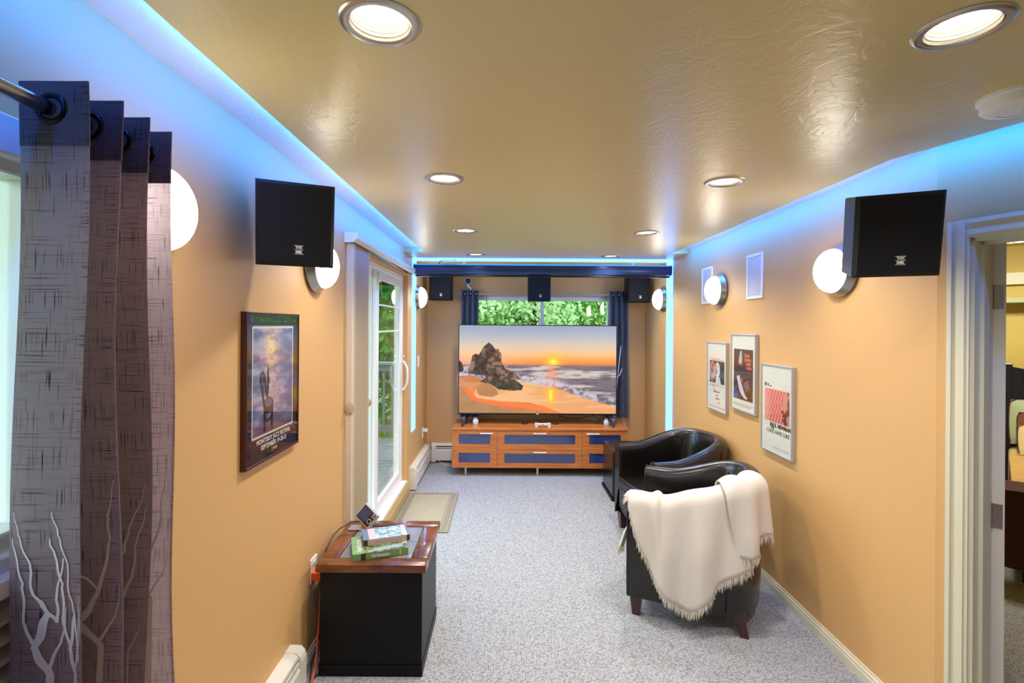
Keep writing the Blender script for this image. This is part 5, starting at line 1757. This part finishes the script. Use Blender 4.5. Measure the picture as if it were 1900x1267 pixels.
railing('grey deck railing across the far end, seen through the patio door', (-3.4, 7.6), (-1.15, 7.6))
railing('grey deck railing along the outer long side of the deck', (-3.5, 1.0), (-3.5, 7.5))
# neighbouring wing with eave
wg = thing('neighbour_house', 'grey lap sided house wing with dark eave beyond the deck', 'house', (-1.95, 9.4, -1.6))
MB().box(0, 1.2, 0, .3, 0, 4.1).build('wall', M['siding'], wg)
for i in range(24):
    MB().prism([(-.004, .1 + i * .165), (-.022, .1 + i * .165), (-.004, .1 + i * .165 + .165)], 'x', -.01, 1.2).build('siding_board', M['siding'], wg)
MB().prism([(-.7, 4.05), (.45, 4.05), (.45, 4.25), (-.7, 4.18)], 'y', -.5, .6).box(0, 1.3, -.5, .6, 4.05, 4.2).build('eave', M['eave'], wg)
MB().box(-.75, -.68, -.52, .6, 4.02, 4.24).build('fascia', M['white'], wg)

LEAF_T = {}
def tree(label, x, y, h, crown_r, crown_c, n_leaves, m, leaf=.13, seed=0, squash=1.0):
    rnd = random.Random(seed)
    t = thing('leafy_tree', label, 'tree', (x, y, -1.6), group='trees outside the windows')
    tr_ = MB()
    pts = [(0, 0, 0), (.1 * rnd.uniform(-1, 1), .1 * rnd.uniform(-1, 1), h * .35), (.25 * rnd.uniform(-1, 1), .2 * rnd.uniform(-1, 1), h * .7), (.3 * rnd.uniform(-1, 1), 0, h * .95)]
    tr_.tube(pts, [.11, .09, .06, .02], 8)
    tr_.build('trunk', M['bark'], t, smooth=True)
    for k in range(9):
        z = h * rnd.uniform(.28, .85)
        an = rnd.uniform(0, 2 * PI)
        l = crown_r * rnd.uniform(.7, 1.05)
        p = [(0, 0, z), (l * .4 * math.cos(an), l * .4 * math.sin(an), z + .12 * l + rnd.uniform(-.1, .1)), (l * .75 * math.cos(an + .25), l * .75 * math.sin(an + .25), z + .25 * l + rnd.uniform(-.15, .15)), (l * math.cos(an + .3), l * math.sin(an + .3), z + .28 * l)]
        MB().tube(p, [.035, .026, .018, .008], 6).build('branch', M['bark'], t, smooth=True)
    r = np.random.default_rng(seed + 100)
    # leaf clusters
    nc_ = 70
    cd = r.normal(size=(nc_, 3)); cd /= np.linalg.norm(cd, axis=1)[:, None]
    cen = cd * (crown_r * r.random(nc_)[:, None] ** .4) * np.array([1, 1, squash * (h * .5) / crown_r]) + np.array([0, 0, crown_c])
    idx = r.integers(0, nc_, n_leaves)
    P = cen[idx] + r.normal(size=(n_leaves, 3)) * crown_r * .16
    A = r.normal(size=(n_leaves, 3)); A[:, 2] -= .5; A /= np.linalg.norm(A, axis=1)[:, None]
    B = np.cross(A, r.normal(size=(n_leaves, 3))); B /= np.linalg.norm(B, axis=1)[:, None]
    N_ = np.cross(A, B)
    s = leaf * r.uniform(.6, 1.2, n_leaves)[:, None]
    v0, v1, v2, v3 = P, P + A * s * .5 + B * s * .28 + N_ * s * .06, P + A * s, P + A * s * .5 - B * s * .28 + N_ * s * .06
    V = np.stack([v0, v1, v2, v3], 1).reshape(-1, 3)
    me = bpy.data.meshes.new('foliage')
    F = np.arange(n_leaves * 4).reshape(-1, 4)
    me.vertices.add(len(V)); me.vertices.foreach_set('co', V.astype(np.float32).ravel())
    me.loops.add(F.size); me.loops.foreach_set('vertex_index', F.ravel().astype(np.int32))
    me.polygons.add(len(F)); me.polygons.foreach_set('loop_start', np.arange(0, F.size, 4, dtype=np.int32))
    me.update(calc_edges=True)
    me.materials.append(m)
    o = bpy.data.objects.new('foliage', me); COL.objects.link(o); o.parent = t; o['kind'] = 'stuff'
    return t
tree('bright green tree filling the left pane of the back window', -.1, 10.4, 5.4, 1.7, 3.5, 16000, M['leaf'], .12, 1)
tree('pale leaved tree behind the middle of the back window', .75, 9.2, 4.9, 1.4, 3.3, 12000, M['leaf_pale'], .11, 2)
tree('bright green tree filling the right pane of the back window', 2.1, 10.6, 5.4, 1.7, 3.5, 16000, M['leaf'], .12, 3)
tree('deep green tree farther behind the back window', .9, 14.0, 7.5, 2.9, 4.6, 9000, M['leaf_deep'], .26, 4)
tree('deep green tree behind the left half of the back window', -2.3, 14.5, 7.5, 2.6, 4.6, 9000, M['leaf_deep'], .26, 5)
tree('deep green tree at the far right outside the back window', 4.6, 14.0, 7.5, 2.9, 4.6, 8000, M['leaf_deep'], .26, 6)
tree('green tree beyond the deck railing outside the patio door', -3.4, 11.6, 6.2, 2.0, 3.9, 9000, M['leaf'], .20, 7)
tree('large dark tree far beyond the deck', -6.0, 15.5, 8.5, 3.2, 4.9, 9000, M['leaf_deep'], .28, 8)
tree('added leafy tree blocking skylight to the near left window', -5.6, -1.2, 6.0, 1.9, 3.8, 6000, M['leaf'], .20, 9)  # unseen tree, added to keep skylight off the right wall
tree('added deep green tree beside the deck, blocking skylight', -5.4, 2.2, 6.4, 1.9, 4.0, 6000, M['leaf_deep'], .20, 10)  # also out of view, added to block sky from the left
